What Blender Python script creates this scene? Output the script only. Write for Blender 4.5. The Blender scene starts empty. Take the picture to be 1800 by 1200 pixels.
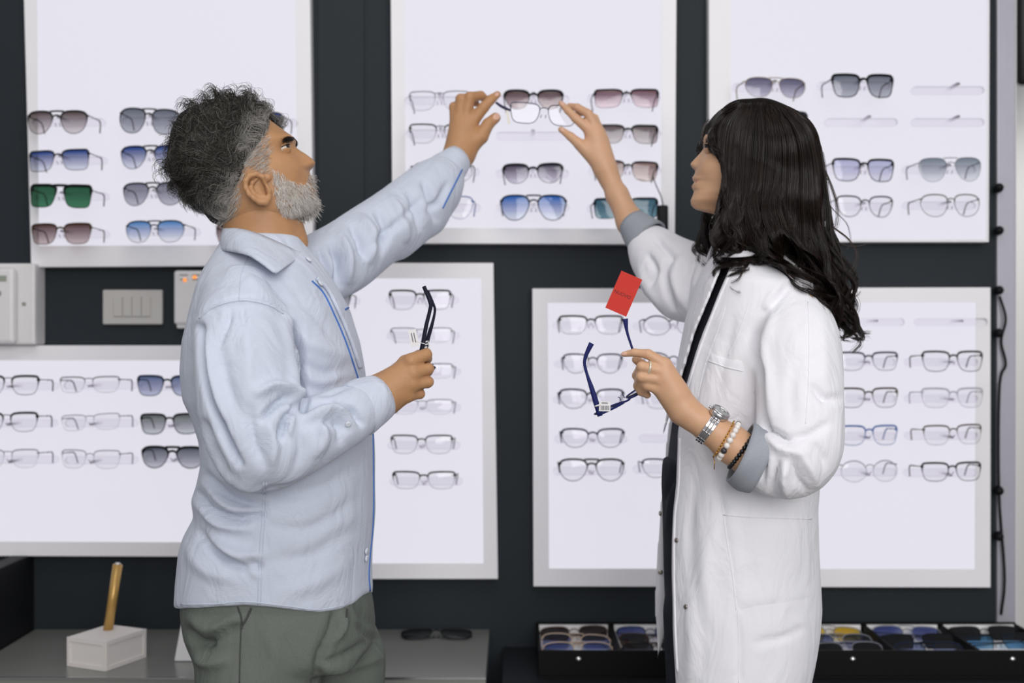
import bpy, bmesh, math, random
import numpy as np
from mathutils import Vector, Matrix
from mathutils.bvhtree import BVHTree

# ------------------------------------------------------------------ camera, world, lights, exposure
scene = bpy.context.scene
COL = scene.collection
F = 2070.0          # focal length in pixels of the 1800 x 1200 frame
CH = 1.30           # camera height
cd = bpy.data.cameras.new('camera'); cam = bpy.data.objects.new('camera', cd); COL.objects.link(cam)
cam.location = (0, 0, CH); cam.rotation_euler = (math.pi / 2, 0, 0)
cd.sensor_width = 36.0; cd.lens = F * 36.0 / 1800.0; cd.clip_start = 0.05; cd.clip_end = 60
cd.dof.use_dof = True; cd.dof.focus_distance = 1.74; cd.dof.aperture_fstop = 3.2
scene.camera = cam
scene.view_settings.view_transform = 'Standard'; scene.view_settings.look = 'None'
scene.view_settings.gamma = 1.0; scene.view_settings.use_curve_mapping = False
scene.view_settings.exposure = 0.0
w = bpy.data.worlds.new('world'); scene.world = w; w.use_nodes = True
w.node_tree.nodes['Background'].inputs[0].default_value = (0.94, 0.95, 1.0, 1)
w.node_tree.nodes['Background'].inputs[1].default_value = 0.35
def area(name, loc, target, sx, sy, power, col=(1, 1, 1)):
    l = bpy.data.lights.new(name, 'AREA'); l.shape = 'RECTANGLE'; l.size = sx; l.size_y = sy; l.energy = power; l.color = col
    o = bpy.data.objects.new(name, l); COL.objects.link(o); o.location = loc
    o.rotation_euler = (Vector(target) - Vector(loc)).to_track_quat('-Z', 'Y').to_euler(); return o
area('shop_window_light', (0.8, -1.8, 2.15), (0.1, 1.9, 1.0), 2.6, 2.0, 92, (1.0, 0.985, 0.975))
area('ceiling_light', (-0.2, 0.7, 3.2), (0.0, 1.95, 1.2), 2.2, 1.0, 15, (1.0, 0.985, 0.97))
area('back_room_added_fill', (2.4, 3.6, 2.9), (2.6, 4.6, 1.0), 1.2, 1.0, 30)  # unseen fill lamp, added so the far white wall comes out bright

# ------------------------------------------------------------------ small maths
def P(px, py, Y): return np.array([(px - 900.0) * Y / F, Y, CH - (py - 600.0) * Y / F])
def S(r, Y): return r * Y / F
def lin(c):
    c = np.array(c[:3], float) / 255.0
    return tuple(np.where(c <= 0.04045, c / 12.92, ((c + 0.055) / 1.055) ** 2.4)) + (1.0,)
def pix(V):
    return 900 + F * V[:, 0] / V[:, 1], 600 - F * (V[:, 2] - CH) / V[:, 1]
def smooth01(x, a, b):
    t = np.clip((x - a) / (b - a), 0, 1); return t * t * (3 - 2 * t)
def catmull(pts, n):
    p = np.array(pts, float); p = np.vstack([2 * p[0] - p[1], p, 2 * p[-1] - p[-2]]); out = []
    m = len(p) - 3
    for u in np.linspace(0, m - 1e-6, n):
        i = int(u); t = u - i; a, b, c, d = p[i], p[i + 1], p[i + 2], p[i + 3]
        out.append(0.5 * (2 * b + (c - a) * t + (2 * a - 5 * b + 4 * c - d) * t * t + (3 * b - a - 3 * c + d) * t ** 3))
    return np.array(out)
rng = np.random.default_rng(7)

# ------------------------------------------------------------------ materials
MATS = {}
def mat(name, col, rough=0.6, metal=0.0, spec=0.5, bump=None, var=0.0, varscale=30, emit=None, coat=0.0, sheen=0.0, attr=None, sss=0.0, stripe=None, wrinkle=0.0):
    if name in MATS: return MATS[name]
    m = bpy.data.materials.new(name); m.use_nodes = True; nt = m.node_tree; N = nt.nodes; L = nt.links
    b = N['Principled BSDF']; c = lin(col)
    b.inputs['Base Color'].default_value = c; b.inputs['Roughness'].default_value = rough
    b.inputs['Metallic'].default_value = metal; b.inputs['Specular IOR Level'].default_value = spec
    b.inputs['Coat Weight'].default_value = coat; b.inputs['Sheen Weight'].default_value = sheen
    if sss:
        b.inputs['Subsurface Weight'].default_value = sss; b.inputs['Subsurface Radius'].default_value = (0.01, 0.004, 0.002); b.inputs['Subsurface Scale'].default_value = 0.6
    tc = N.new('ShaderNodeTexCoord')
    if attr:
        a = N.new('ShaderNodeAttribute'); a.attribute_name = attr; L.new(a.outputs['Color'], b.inputs['Base Color'])
    elif var:
        no = N.new('ShaderNodeTexNoise'); no.inputs['Scale'].default_value = varscale; no.inputs['Detail'].default_value = 5
        L.new(tc.outputs['Object'], no.inputs['Vector'])
        mx = N.new('ShaderNodeMix'); mx.data_type = 'RGBA'
        mx.inputs[6].default_value = tuple(max(0, v * (1 - var)) for v in c[:3]) + (1,)
        mx.inputs[7].default_value = tuple(min(1, v * (1 + var)) for v in c[:3]) + (1,)
        L.new(no.outputs['Fac'], mx.inputs[0]); L.new(mx.outputs[2], b.inputs['Base Color'])
    hgt = None
    if bump:
        no = N.new('ShaderNodeTexNoise'); no.inputs['Scale'].default_value = bump[0]; no.inputs['Detail'].default_value = 6
        L.new(tc.outputs['Object'], no.inputs['Vector']); hgt = no.outputs['Fac']
        if stripe:
            wv = N.new('ShaderNodeTexWave'); wv.bands_direction = 'Z'; wv.inputs['Scale'].default_value = stripe[0]; wv.inputs['Distortion'].default_value = 0.4
            L.new(tc.outputs['Object'], wv.inputs['Vector'])
            ad = N.new('ShaderNodeMath'); ad.operation = 'MULTIPLY_ADD'; ad.inputs[1].default_value = stripe[1]
            L.new(wv.outputs['Fac'], ad.inputs[0]); L.new(hgt, ad.inputs[2]); hgt = ad.outputs[0]
        bp = N.new('ShaderNodeBump'); bp.inputs['Strength'].default_value = bump[1]; bp.inputs['Distance'].default_value = 0.002
        L.new(hgt, bp.inputs['Height']); L.new(bp.outputs['Normal'], b.inputs['Normal'])
        if wrinkle:
            n2 = N.new('ShaderNodeTexNoise'); n2.inputs['Scale'].default_value = 11; n2.inputs['Detail'].default_value = 3; n2.inputs['Distortion'].default_value = 1.4
            mp = N.new('ShaderNodeMapping'); mp.inputs['Scale'].default_value = (1.5, 1.5, 0.8); mp.inputs['Rotation'].default_value = (0.3, 0.6, 0)
            L.new(tc.outputs['Object'], mp.inputs[0]); L.new(mp.outputs[0], n2.inputs['Vector'])
            b2 = N.new('ShaderNodeBump'); b2.inputs['Strength'].default_value = wrinkle; b2.inputs['Distance'].default_value = 0.02
            L.new(n2.outputs['Fac'], b2.inputs['Height']); L.new(b2.outputs['Normal'], bp.inputs['Normal'])
    if emit:
        b.inputs['Emission Color'].default_value = lin(emit[0]); b.inputs['Emission Strength'].default_value = emit[1]
    MATS[name] = m; return m
def lens_mat(name, top, bot, h, gloss=0.05):
    if name in MATS: return MATS[name]
    m = bpy.data.materials.new(name); m.use_nodes = True; nt = m.node_tree; N = nt.nodes; L = nt.links; N.clear()
    out = N.new('ShaderNodeOutputMaterial'); tr = N.new('ShaderNodeBsdfTransparent'); gl = N.new('ShaderNodeBsdfGlossy')
    gl.inputs['Roughness'].default_value = 0.03; mx = N.new('ShaderNodeMixShader')
    fr = N.new('ShaderNodeFresnel'); fr.inputs['IOR'].default_value = 1.0 + gloss * 10
    tc = N.new('ShaderNodeTexCoord'); sp = N.new('ShaderNodeSeparateXYZ'); mr = N.new('ShaderNodeMapRange')
    mr.inputs[1].default_value = -h / 2; mr.inputs[2].default_value = h / 2
    cm = N.new('ShaderNodeMix'); cm.data_type = 'RGBA'; cm.inputs[6].default_value = lin(bot); cm.inputs[7].default_value = lin(top)
    L.new(tc.outputs['Object'], sp.inputs[0]); L.new(sp.outputs['Z'], mr.inputs[0]); L.new(mr.outputs[0], cm.inputs[0])
    L.new(cm.outputs[2], tr.inputs[0]); L.new(fr.outputs[0], mx.inputs[0]); L.new(tr.outputs[0], mx.inputs[1]); L.new(gl.outputs[0], mx.inputs[2])
    L.new(mx.outputs[0], out.inputs[0]); MATS[name] = m; return m

# ------------------------------------------------------------------ objects
ORG = {}
def tag(o, label=None, cat=None, group=None, kind=None):
    if label: o['label'] = label
    if cat: o['category'] = cat
    if group: o['group'] = group
    if kind: o['kind'] = kind
    return o
def empty(name, loc, label, cat, group=None, rot=None):
    o = bpy.data.objects.new(name, None); COL.objects.link(o); o.location = tuple(float(v) for v in loc); o.empty_display_size = 0.02
    if rot is not None: o.rotation_euler = rot
    ORG[o.name] = np.array(loc, float); return tag(o, label, cat, group)
def mesh(name, V, Fc, mt, smooth=True, col=None):
    V = np.asarray(V, np.float32); me = bpy.data.meshes.new(name); me.vertices.add(len(V)); me.vertices.foreach_set('co', V.ravel())
    if isinstance(Fc, np.ndarray):
        n, k = Fc.shape; me.loops.add(n * k); me.loops.foreach_set('vertex_index', Fc.astype(np.int32).ravel())
        me.polygons.add(n); me.polygons.foreach_set('loop_start', np.arange(n, dtype=np.int32) * k)
    else:
        ls = np.array([len(f) for f in Fc], np.int32); fl = np.array([i for f in Fc for i in f], np.int32)
        me.loops.add(len(fl)); me.loops.foreach_set('vertex_index', fl); me.polygons.add(len(ls))
        me.polygons.foreach_set('loop_start', np.concatenate([[0], np.cumsum(ls)[:-1]]).astype(np.int32))
    me.update(calc_edges=True); me.validate()
    me.polygons.foreach_set('use_smooth', np.full(len(me.polygons), smooth, bool))
    if col is not None:
        at = me.color_attributes.new('Col', 'FLOAT_COLOR', 'POINT')
        at.data.foreach_set('color', np.concatenate([col, np.ones((len(col), 1))], 1).astype(np.float32).ravel())
    me.materials.append(mt); return me
def mk(name, V, Fc, mt, parent=None, org=None, smooth=True, col=None, local=False):
    """world-space vertices -> one mesh object; origin at org (top level) or at its top-level thing's origin (part)"""
    V = np.asarray(V, float)
    if parent is not None:
        o0 = ORG[parent.name]
    else:
        o0 = np.array(org if org is not None else [(V[:, 0].min() + V[:, 0].max()) / 2, (V[:, 1].min() + V[:, 1].max()) / 2, V[:, 2].min()], float)
    if not local: V = V - o0
    o = bpy.data.objects.new(name, mesh(name, V, Fc, mt, smooth, col)); COL.objects.link(o); ORG[o.name] = o0
    if parent is not None: o.parent = parent
    else: o.location = tuple(float(v) for v in o0)
    return o
def cat_(*parts):
    Vs, Fs, n = [], [], 0
    for V, Fc in parts:
        Vs.append(np.asarray(V, float)); Fs += [[int(i) + n for i in f] for f in Fc]; n += len(V)
    return np.vstack(Vs), Fs
def box(x0, x1, y0, y1, z0, z1, bev=0.0):
    bm = bmesh.new(); bmesh.ops.create_cube(bm, size=1.0)
    for v in bm.verts: v.co = ((x0 + x1) / 2 + v.co.x * (x1 - x0), (y0 + y1) / 2 + v.co.y * (y1 - y0), (z0 + z1) / 2 + v.co.z * (z1 - z0))
    if bev: bmesh.ops.bevel(bm, geom=list(bm.edges), offset=bev, segments=2, affect='EDGES', profile=0.5)
    bm.verts.index_update(); V = np.array([v.co[:] for v in bm.verts]); Fc = [[v.index for v in f.verts] for f in bm.faces]; bm.free(); return V, Fc
def tube(pts, r, n=6, cap=True, closed=False, flat=1.0, ref=None):
    """tube along pts; r scalar or per point; flat squashes the section along the binormal"""
    p = np.array(pts, float); m = len(p); r = np.broadcast_to(np.array(r, float), (m,))
    if closed: t = np.roll(p, -1, 0) - np.roll(p, 1, 0)
    else: t = np.gradient(p, axis=0)
    t /= np.linalg.norm(t, axis=1)[:, None] + 1e-12
    rf = np.array(ref if ref is not None else ([0, 1, 0] if abs(t[:, 1]).mean() < 0.8 else [0, 0, 1]), float)
    a = np.cross(t, rf); a /= np.linalg.norm(a, axis=1)[:, None] + 1e-12; b = np.cross(t, a)
    ang = np.linspace(0, 2 * np.pi, n, endpoint=False)
    V = (p[:, None] + r[:, None, None] * (np.cos(ang)[None, :, None] * a[:, None] + flat * np.sin(ang)[None, :, None] * b[:, None])).reshape(-1, 3)
    Fc = []
    for i in range(m if closed else m - 1):
        j = (i + 1) % m
        for k in range(n): Fc.append([i * n + k, j * n + k, j * n + (k + 1) % n, i * n + (k + 1) % n])
    if cap and not closed: Fc += [list(range(n)), [(m - 1) * n + k for k in range(n)][::-1]]
    return V, Fc
def disc(c, nrm, r, th, n=16, bulge=0.0):
    """a small solid disc (button, stud) facing nrm"""
    nrm = np.array(nrm, float); nrm /= np.linalg.norm(nrm); a = np.cross(nrm, [0, 0, 1.0]); a /= np.linalg.norm(a); b = np.cross(nrm, a); c = np.array(c, float)
    V, Fc = [], []
    for rr, hh in ((r, -th), (r, th * 0.4), (r * 0.85, th), (r * 0.45, th + bulge)):
        for k in range(n):
            q = 2 * math.pi * k / n; V.append(c + nrm * hh + rr * (math.cos(q) * a + math.sin(q) * b))
    for l in range(3):
        for k in range(n): Fc.append([l * n + k, l * n + (k + 1) % n, (l + 1) * n + (k + 1) % n, (l + 1) * n + k])
    Fc += [list(range(n))[::-1], [3 * n + k for k in range(n)]]
    return np.array(V), Fc
def ellipsoid(c, rx, ry, rz, nu=16, nv=10):
    V, Fc = [], []
    for i in range(nv + 1):
        th = math.pi * i / nv
        for j in range(nu):
            ph = 2 * math.pi * j / nu; V.append((c[0] + rx * math.sin(th) * math.cos(ph), c[1] + ry * math.sin(th) * math.sin(ph), c[2] + rz * math.cos(th)))
    for i in range(nv):
        for j in range(nu): Fc.append([i * nu + j, (i + 1) * nu + j, (i + 1) * nu + (j + 1) % nu, i * nu + (j + 1) % nu])
    return np.array(V), Fc

# ------------------------------------------------------------------ signed-distance modelling -> quad mesh (surface nets)
class Field:
    def __init__(s, lo, hi, h):
        s.lo = np.array(lo, float); s.h = h; n = np.ceil((np.array(hi) - s.lo) / h).astype(int) + 1; s.n = n
        s.ax = [(s.lo[i] + h * np.arange(n[i])).astype(np.float32) for i in range(3)]
        s.f = np.full(n, 0.06, np.float32)
    def sub(s, lo, hi):
        i0 = np.clip(np.floor((np.array(lo) - s.lo) / s.h).astype(int), 0, s.n); i1 = np.clip(np.ceil((np.array(hi) - s.lo) / s.h).astype(int) + 1, 0, s.n)
        sl = tuple(slice(a, b) for a, b in zip(i0, i1))
        return sl, s.ax[0][sl[0]][:, None, None], s.ax[1][sl[1]][None, :, None], s.ax[2][sl[2]][None, None, :]
    def put(s, sl, d, k, op='u'):
        a = s.f[sl]
        if op == 'u':
            hh = np.clip(0.5 + 0.5 * (a - d) / k, 0, 1); s.f[sl] = a * (1 - hh) + d * hh - k * hh * (1 - hh)
        else:
            d = -d; hh = np.clip(0.5 - 0.5 * (a - d) / k, 0, 1); s.f[sl] = a * (1 - hh) + d * hh + k * hh * (1 - hh)
    def seg(s, p0, p1, r0, r1, k=0.01, sy=1.0, op='u'):
        p0 = np.array(p0, float); p1 = np.array(p1, float); m = max(r0, r1) * max(1, sy) + k + 3 * s.h
        sl, X, Y, Z = s.sub(np.minimum(p0, p1) - m, np.maximum(p0, p1) + m)
        v = p1 - p0; q = float(v @ v) + 1e-12
        x, y, z = X - p0[0], Y - p0[1], Z - p0[2]
        t = np.clip((x * v[0] + y * v[1] + z * v[2]) / q, 0, 1)
        d = np.sqrt((x - t * v[0]) ** 2 + ((y - t * v[1]) / sy) ** 2 + (z - t * v[2]) ** 2) - (r0 + (r1 - r0) * t)
        s.put(sl, d.astype(np.float32), k, op)
    def chain(s, pts, k=0.01, sy=1.0, dY=0.0, n=0, op='u'):
        """pts: (px, py, r_px, Y)"""
        p = np.array(pts, float)
        if n: p = catmull(p, n)
        q = [(P(a[0], a[1], a[3] + dY), S(a[2], a[3])) for a in p]
        for (c0, r0), (c1, r1) in zip(q[:-1], q[1:]): s.seg(c0, c1, r0, r1, k, sy, op)
    def loft(s, st, Yc, k=0.01, p=2.2, cap=0.0):
        """st rows: (py, x_left, x_right, half_depth_m[, dY]) px at depth Yc"""
        st = np.array([list(r) + [0.0] * (5 - len(r)) for r in st], float); z = CH - (st[:, 0] - 600) * Yc / F
        x0 = (st[:, 1] - 900) * Yc / F; x1 = (st[:, 2] - 900) * Yc / F; o = np.argsort(z); Z1 = s.ax[2]
        g = lambda a: np.interp(Z1, z[o], a[o]).astype(np.float32)
        c = (g(x0) + g(x1)) / 2; a = (g(x1) - g(x0)) / 2; b = g(st[:, 3]); yo = g(st[:, 4]) + Yc
        ker = np.ones(5) / 5
        lo = (min(x0) - .05, Yc - st[:, 3].max() - .06, z.min() - .05); hi = (max(x1) + .05, Yc + st[:, 3].max() + .06, z.max() + .05)
        sl, X, Y, Z = s.sub(lo, hi); zz = sl[2]
        d = ((np.abs((X - c[zz][None, None]) / a[zz][None, None])) ** p + (np.abs((Y - yo[zz][None, None]) / b[zz][None, None])) ** p) ** (1 / p) - 1
        d = d * np.minimum(a, b)[zz][None, None]
        d = np.maximum(d, np.maximum(Z - z.max(), z.min() - Z)); s.put(sl, d.astype(np.float32), k)
    def mesh(s, smooth=2):
        f = s.f; sg = f < 0; c = np.zeros(np.array(f.shape) - 1, np.int8)
        offs = [(i, j, k) for i in (0, 1) for j in (0, 1) for k in (0, 1)]
        def cv(a, o): return a[o[0]:a.shape[0] - 1 + o[0], o[1]:a.shape[1] - 1 + o[1], o[2]:a.shape[2] - 1 + o[2]]
        for o in offs: c += cv(sg, o)
        act = (c > 0) & (c < 8); ids = np.argwhere(act); idx = np.full(act.shape, -1, np.int64); idx[act] = np.arange(len(ids))
        vals = {o: cv(f, o)[act] for o in offs}; pos = np.zeros((len(ids), 3)); cnt = np.zeros(len(ids))
        for o in offs:
            for ax in range(3):
                if o[ax] == 0:
                    o2 = list(o); o2[ax] = 1; o2 = tuple(o2); a, b = vals[o], vals[o2]; m = (a < 0) != (b < 0)
                    t = np.where(m, a / np.where(m, a - b, 1), 0)
                    q = np.tile(np.array(o, float), (len(ids), 1)); q[:, ax] = t; pos[m] += q[m]; cnt[m] += 1
        V = s.lo + s.h * (ids + pos / cnt[:, None]); Fs = []
        for ax in range(3):
            u, v = [(1, 2), (2, 0), (0, 1)][ax]
            s0 = [slice(1, -1)] * 3; s1 = [slice(1, -1)] * 3; s0[ax] = slice(0, -1); s1[ax] = slice(1, None)
            A, B = sg[tuple(s0)], sg[tuple(s1)]; e = np.argwhere(A != B); fl = A[A != B]
            base = e.copy(); base[:, u] += 1; base[:, v] += 1
            def at(du, dv):
                q = base.copy(); q[:, u] += du; q[:, v] += dv; return idx[q[:, 0], q[:, 1], q[:, 2]]
            Q = np.stack([at(-1, -1), at(0, -1), at(0, 0), at(-1, 0)], 1); Q[~fl] = Q[~fl][:, ::-1]; Fs.append(Q)
        Fc = np.vstack(Fs); Fc = Fc[(Fc >= 0).all(1)]
        return lap(V, Fc, smooth), Fc
def lap(V, Fc, n, lam=0.55):
    if n == 0: return V
    e = np.vstack([Fc[:, [0, 1]], Fc[:, [1, 2]], Fc[:, [2, 3]], Fc[:, [3, 0]]]); e = np.vstack([e, e[:, ::-1]]); N = len(V)
    deg = np.bincount(e[:, 0], minlength=N) + 1e-9
    for _ in range(n):
        A = np.stack([np.bincount(e[:, 0], weights=V[e[:, 1], i], minlength=N) for i in range(3)], 1) / deg[:, None]; V = V + lam * (A - V)
    return V
def normals(V, Fc):
    n = np.cross(V[Fc[:, 2]] - V[Fc[:, 0]], V[Fc[:, 3]] - V[Fc[:, 1]]); out = np.zeros_like(V)
    for k in range(4):
        for i in range(3): out[:, i] += np.bincount(Fc[:, k], weights=n[:, i], minlength=len(V))
    return out / (np.linalg.norm(out, axis=1)[:, None] + 1e-12)
def folds(V, Fc, lst, gain=2.2):
    """sculpt cloth folds: (points px, amplitude m, width px, kind) kind r: ridge/valley, s: step; optional y range"""
    N = normals(V, Fc); d = V - np.array([0, 0, CH]); d /= np.linalg.norm(d, axis=1)[:, None]
    fac = smooth01(-(N * d).sum(1), -0.05, 0.35); u, v = pix(V); D = np.zeros(len(V))
    for it in lst:
        pts, amp, sig, kind = it[:4]; sig = max(3.2, sig * 0.8); yr = it[4] if len(it) > 4 else (0, 9)
        p = catmull(pts, max(8, 6 * len(pts))) if len(pts) > 2 else catmull(pts, 8)
        sel = (fac > 0) & (u > p[:, 0].min() - 4 * sig) & (u < p[:, 0].max() + 4 * sig) & (v > p[:, 1].min() - 4 * sig) & (v < p[:, 1].max() + 4 * sig) & (V[:, 1] > yr[0]) & (V[:, 1] < yr[1])
        if not sel.any(): continue
        U = np.stack([u[sel], v[sel]], 1); best = np.full(len(U), 1e9); sg = np.zeros(len(U)); ar = np.zeros(len(U)); m = len(p) - 1
        for i in range(m):
            a, b = p[i], p[i + 1]; w_ = b - a; q = w_ @ w_ + 1e-9; t = np.clip(((U - a) @ w_) / q, 0, 1); r = U - (a + t[:, None] * w_); dd = np.hypot(r[:, 0], r[:, 1])
            c = dd < best; best[c] = dd[c]; sg[c] = np.sign(w_[0] * r[c, 1] - w_[1] * r[c, 0]); ar[c] = (i + t[c]) / m
        tp = np.sqrt(np.clip(np.sin(np.pi * np.clip(ar * 0.9 + 0.05, 0, 1)), 0, 1)); x = best / sig
        pr = np.exp(-0.5 * x * x) if kind == 'r' else sg * x * np.exp(0.5 - 0.5 * x * x)
        D[sel] += amp * tp * pr
    return V + N * (gain * D * fac)[:, None]
def wob(V, Fc, amp, scale, seed=0):
    """gentle irregular cloth undulation"""
    r = np.random.default_rng(seed); D = np.zeros(len(V))
    for _ in range(9):
        k = r.normal(size=3) * scale; D += np.sin(V @ k + r.uniform(0, 6.28))
    return V + normals(V, Fc) * (D * amp / 3)[:, None]
def bvh(V, Fc): return BVHTree.FromPolygons([tuple(v) for v in V], [tuple(int(i) for i in f) for f in Fc])
def hit(tree, px, py, off=0.0):
    d = P(px, py, 1.0) - np.array([0, 0, CH]); d /= np.linalg.norm(d); r = tree.ray_cast(Vector((0, 0, CH)), Vector(d))
    if r[0] is None: return None, None
    n = np.array(r[1]); n = n if n @ d < 0 else -n
    return np.array(r[0]) + n * off, n
def seam(tree, pts, r=0.0008, off=0.0003, n=0, sides=5):
    q = []
    for a in catmull(pts, n or max(6, 8 * len(pts))):
        h_, _ = hit(tree, a[0], a[1], off)
        if h_ is not None and (not q or np.linalg.norm(h_ - q[-1]) < 0.08): q.append(h_)
    return tube(q, r, sides) if len(q) > 2 else (np.zeros((0, 3)), [])
def strands(ST, rad, col):
    """ST (n, m, 3) polylines -> one mesh of thin three-sided hairs; col (n,3)"""
    n, m, _ = ST.shape; t = np.gradient(ST, axis=1); t /= np.linalg.norm(t, axis=2)[..., None] + 1e-12
    ref = np.array([0.31, -0.9, 0.3]); a = np.cross(t, ref); a /= np.linalg.norm(a, axis=2)[..., None] + 1e-12; b = np.cross(t, a)
    rad = np.broadcast_to(rad, (n,)); pr = np.linspace(1, 0.25, m) ** 0.7; R_ = (rad[:, None] * pr[None])[..., None]
    V = np.stack([ST + R_ * (math.cos(q) * a + math.sin(q) * b) for q in (0.5, 2.6, 4.7)], 2).reshape(-1, 3)
    i = np.arange(n * m).reshape(n, m); i0 = i[:, :-1].ravel(); i1 = i[:, 1:].ravel()
    Fc = np.vstack([np.stack([i0 * 3 + k, i1 * 3 + k, i1 * 3 + (k + 1) % 3, i0 * 3 + (k + 1) % 3], 1) for k in range(3)])
    return V, Fc, np.repeat(col, m * 3, axis=0)
# ================================================================== materials
M_wall = mat('slate_wall', (38, 44, 49), 0.6, spec=0.2, bump=(260, 0.06), var=0.12, varscale=3)
M_wall2 = mat('slate_wall_light', (40, 46, 50), 0.6, spec=0.2, var=0.1, varscale=3)
M_floor = mat('floor_tile', (120, 118, 115), 0.4, var=0.15, varscale=6)
M_white = mat('white_plastic', (222, 220, 220), 0.45, var=0.03)
M_frame = mat('panel_frame_acrylic', (242, 240, 243), 0.5, var=0.04, varscale=8)
M_lit = mat('lit_diffuser', (90, 90, 94), 0.6, spec=0.2, emit=((228, 226, 236), 0.90))
M_counter = mat('counter_steel', (138, 139, 134), 0.28, metal=0.3, var=0.08, varscale=10)
M_dark = mat('dark_board', (21, 22, 25), 0.6, spec=0.2, var=0.15, varscale=5)
M_black = mat('black_plastic', (13, 13, 16), 0.5, spec=0.2)
M_leath = mat('black_leatherette', (14, 14, 15), 0.6, spec=0.15, bump=(500, 0.25))
M_liner = mat('white_liner', (240, 238, 237), 0.7)
M_post = mat('post_metal', (176, 174, 184), 0.38, metal=0.3, var=0.05)
M_gold = mat('gold_paint', (200, 160, 92), 0.35, metal=0.45, var=0.08, varscale=60)
M_concrete = mat('white_ceramic', (222, 216, 212), 0.6, var=0.03, bump=(150, 0.1))
M_chrome = mat('chrome', (215, 215, 215), 0.18, metal=1.0)
M_orange = mat('orange_led', (240, 150, 60), 0.4, emit=((255, 140, 50), 1.0))
M_screen = mat('screen_glass', (20, 22, 24), 0.1)
M_lcd = mat('lcd', (150, 155, 140), 0.3)
M_acr = lens_mat('clear_acrylic', (251, 250, 252), (251, 250, 252), 0.1, 0.012)
YW = 2.62      # wall face
YP = 2.585     # front face of the lit panels
YG = 2.505     # fronts of the displayed glasses

# ================================================================== the setting
def struct(name, V, Fc, m): return tag(mk(name, V, Fc, m, smooth=False), kind='structure')
struct('floor', *box(-3.2, 4.2, -3.0, 6.0, -0.05, 0.0), M_floor)
xr = (1753 - 900) * 2.61 / F
struct('wall_back', *box(-2.2, xr, YW, YW + 0.12, 0, 3.2), M_wall)
struct('trim_1', *box(P(560, 0, YW)[0], P(640, 0, YW)[0], YW - 0.006, YW, 0.7, 3.2), M_wall2)
struct('wall_far', *box(1.2, 4.2, 5.2, 5.3, 0, 3.2), mat('white_paint', (225, 224, 222), 0.8))
post = struct('trim_2', *box(xr, (1786 - 900) * 2.61 / F, 2.61, 2.75, 0, 3.2, 0.003), M_post)
struct('trim_3', *box((1786 - 900) * 2.61 / F, (1788.5 - 900) * 2.61 / F, 2.615, 2.745, 0, 3.2), M_white)

# ------------------------------------------------------------------ lit display panels
def quad_prism(c, y0, y1):
    """c: four px corners (tl, tr, br, bl) at depth y0, solid back to y1"""
    a = [P(x, y, y0) for x, y in c]; b = [np.array([p[0], y1, p[2]]) for p in a]
    V = np.array(a + b); Fc = [[0, 3, 2, 1], [4, 5, 6, 7]] + [[i, (i + 1) % 4, 4 + (i + 1) % 4, 4 + i] for i in range(4)]; return V, Fc
def panel(outer, inner, label):
    c = P(sum(p[0] for p in outer) / 4, max(p[1] for p in outer), YP)
    t = empty('light_box', (c[0], YP, c[2]), label, 'light panel', 'lit display panels on the dark wall')
    sides = []
    for i in range(4):                                         # four frame bars
        j = (i + 1) % 4; V, Fc = quad_prism([outer[i], outer[j], inner[j], inner[i]], YP, YW - 0.002); sides.append((V, Fc))
    for V, Fc in sides: mk('frame_bar', V, [f[::-1] for f in Fc], M_frame, t, smooth=False)
    V, Fc = quad_prism(inner, YP + 0.002, YW - 0.003); mk('lit_diffuser', V, Fc, M_lit, t, smooth=False)
    return t
pA = panel([(38, -160), (543, -160), (551, 466), (55, 469)], [(64, -130), (517, -130), (524, 430), (68, 432)], 'lit panel at upper left behind the grey-haired man')
pB = panel([(686, -160), (1190, -160), (1186, 429), (690, 427)], [(711, -130), (1165, -130), (1162, 402), (713, 400)], 'lit panel at upper middle behind the two raised hands')
pC = panel([(1246, -160), (1740, -160), (1738, 425), (1247, 425)], [(1284, -130), (1736, -130), (1734, 421), (1285, 421)], 'lit panel at upper right above the dark-haired woman')
pD = panel([(-150, 607), (396, 607), (398, 978), (-150, 976)], [(-125, 633), (376, 633), (377, 953), (-125, 951)], 'wide lit panel at lower left under the switch plate')
pE = panel([(450, 462), (867, 462), (875, 1017), (455, 1017)], [(475, 489), (846, 489), (850, 990), (480, 990)], 'lit panel at lower middle right of the man in blue')
pF = panel([(936, 507), (1741, 505), (1741, 1032), (938, 1030)], [(963, 532), (1716, 531), (1714, 1000), (965, 999)], 'widest lit panel at lower right behind the woman in white')
PANELS = dict(A=pA, B=pB, C=pC, D=pD, E=pE, F=pF)
PNAME = dict(A='upper left panel', B='upper middle panel', C='upper right panel', D='lower left panel', E='lower middle panel', F='lower right panel')

# ------------------------------------------------------------------ glasses
SHAPES = {
 'rect': [(-.92, .88), (-.3, 1), (.5, 1), (1, .95), (.97, .1), (.78, -.85), (.3, -1), (-.35, -1), (-.75, -.7), (-.97, .2)],
 'flat': [(-.96, 1), (.5, 1), (1, 1), (1, 0), (.92, -.9), (.5, -1), (-.3, -1), (-.72, -.75), (-.95, .2)],
 'avi': [(-.8, .85), (-.4, 1), (.55, 1), (.95, .75), (1, .2), (.8, -.6), (.35, -1), (-.2, -1), (-.65, -.65), (-1, .3)],
 'geo': [(-.75, 1), (.7, 1), (1, .35), (.85, -.45), (.35, -1), (-.45, -1), (-.85, -.4), (-1, .45)],
 'round': [(math.cos(t), math.sin(t)) for t in np.linspace(0, 2 * math.pi, 14, endpoint=False)],
 'panto': [(-.85, .85), (0, 1), (.8, .95), (1, .55), (.85, -.25), (.45, -.9), (-.05, -1), (-.55, -.8), (-.9, -.1)],
}
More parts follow.
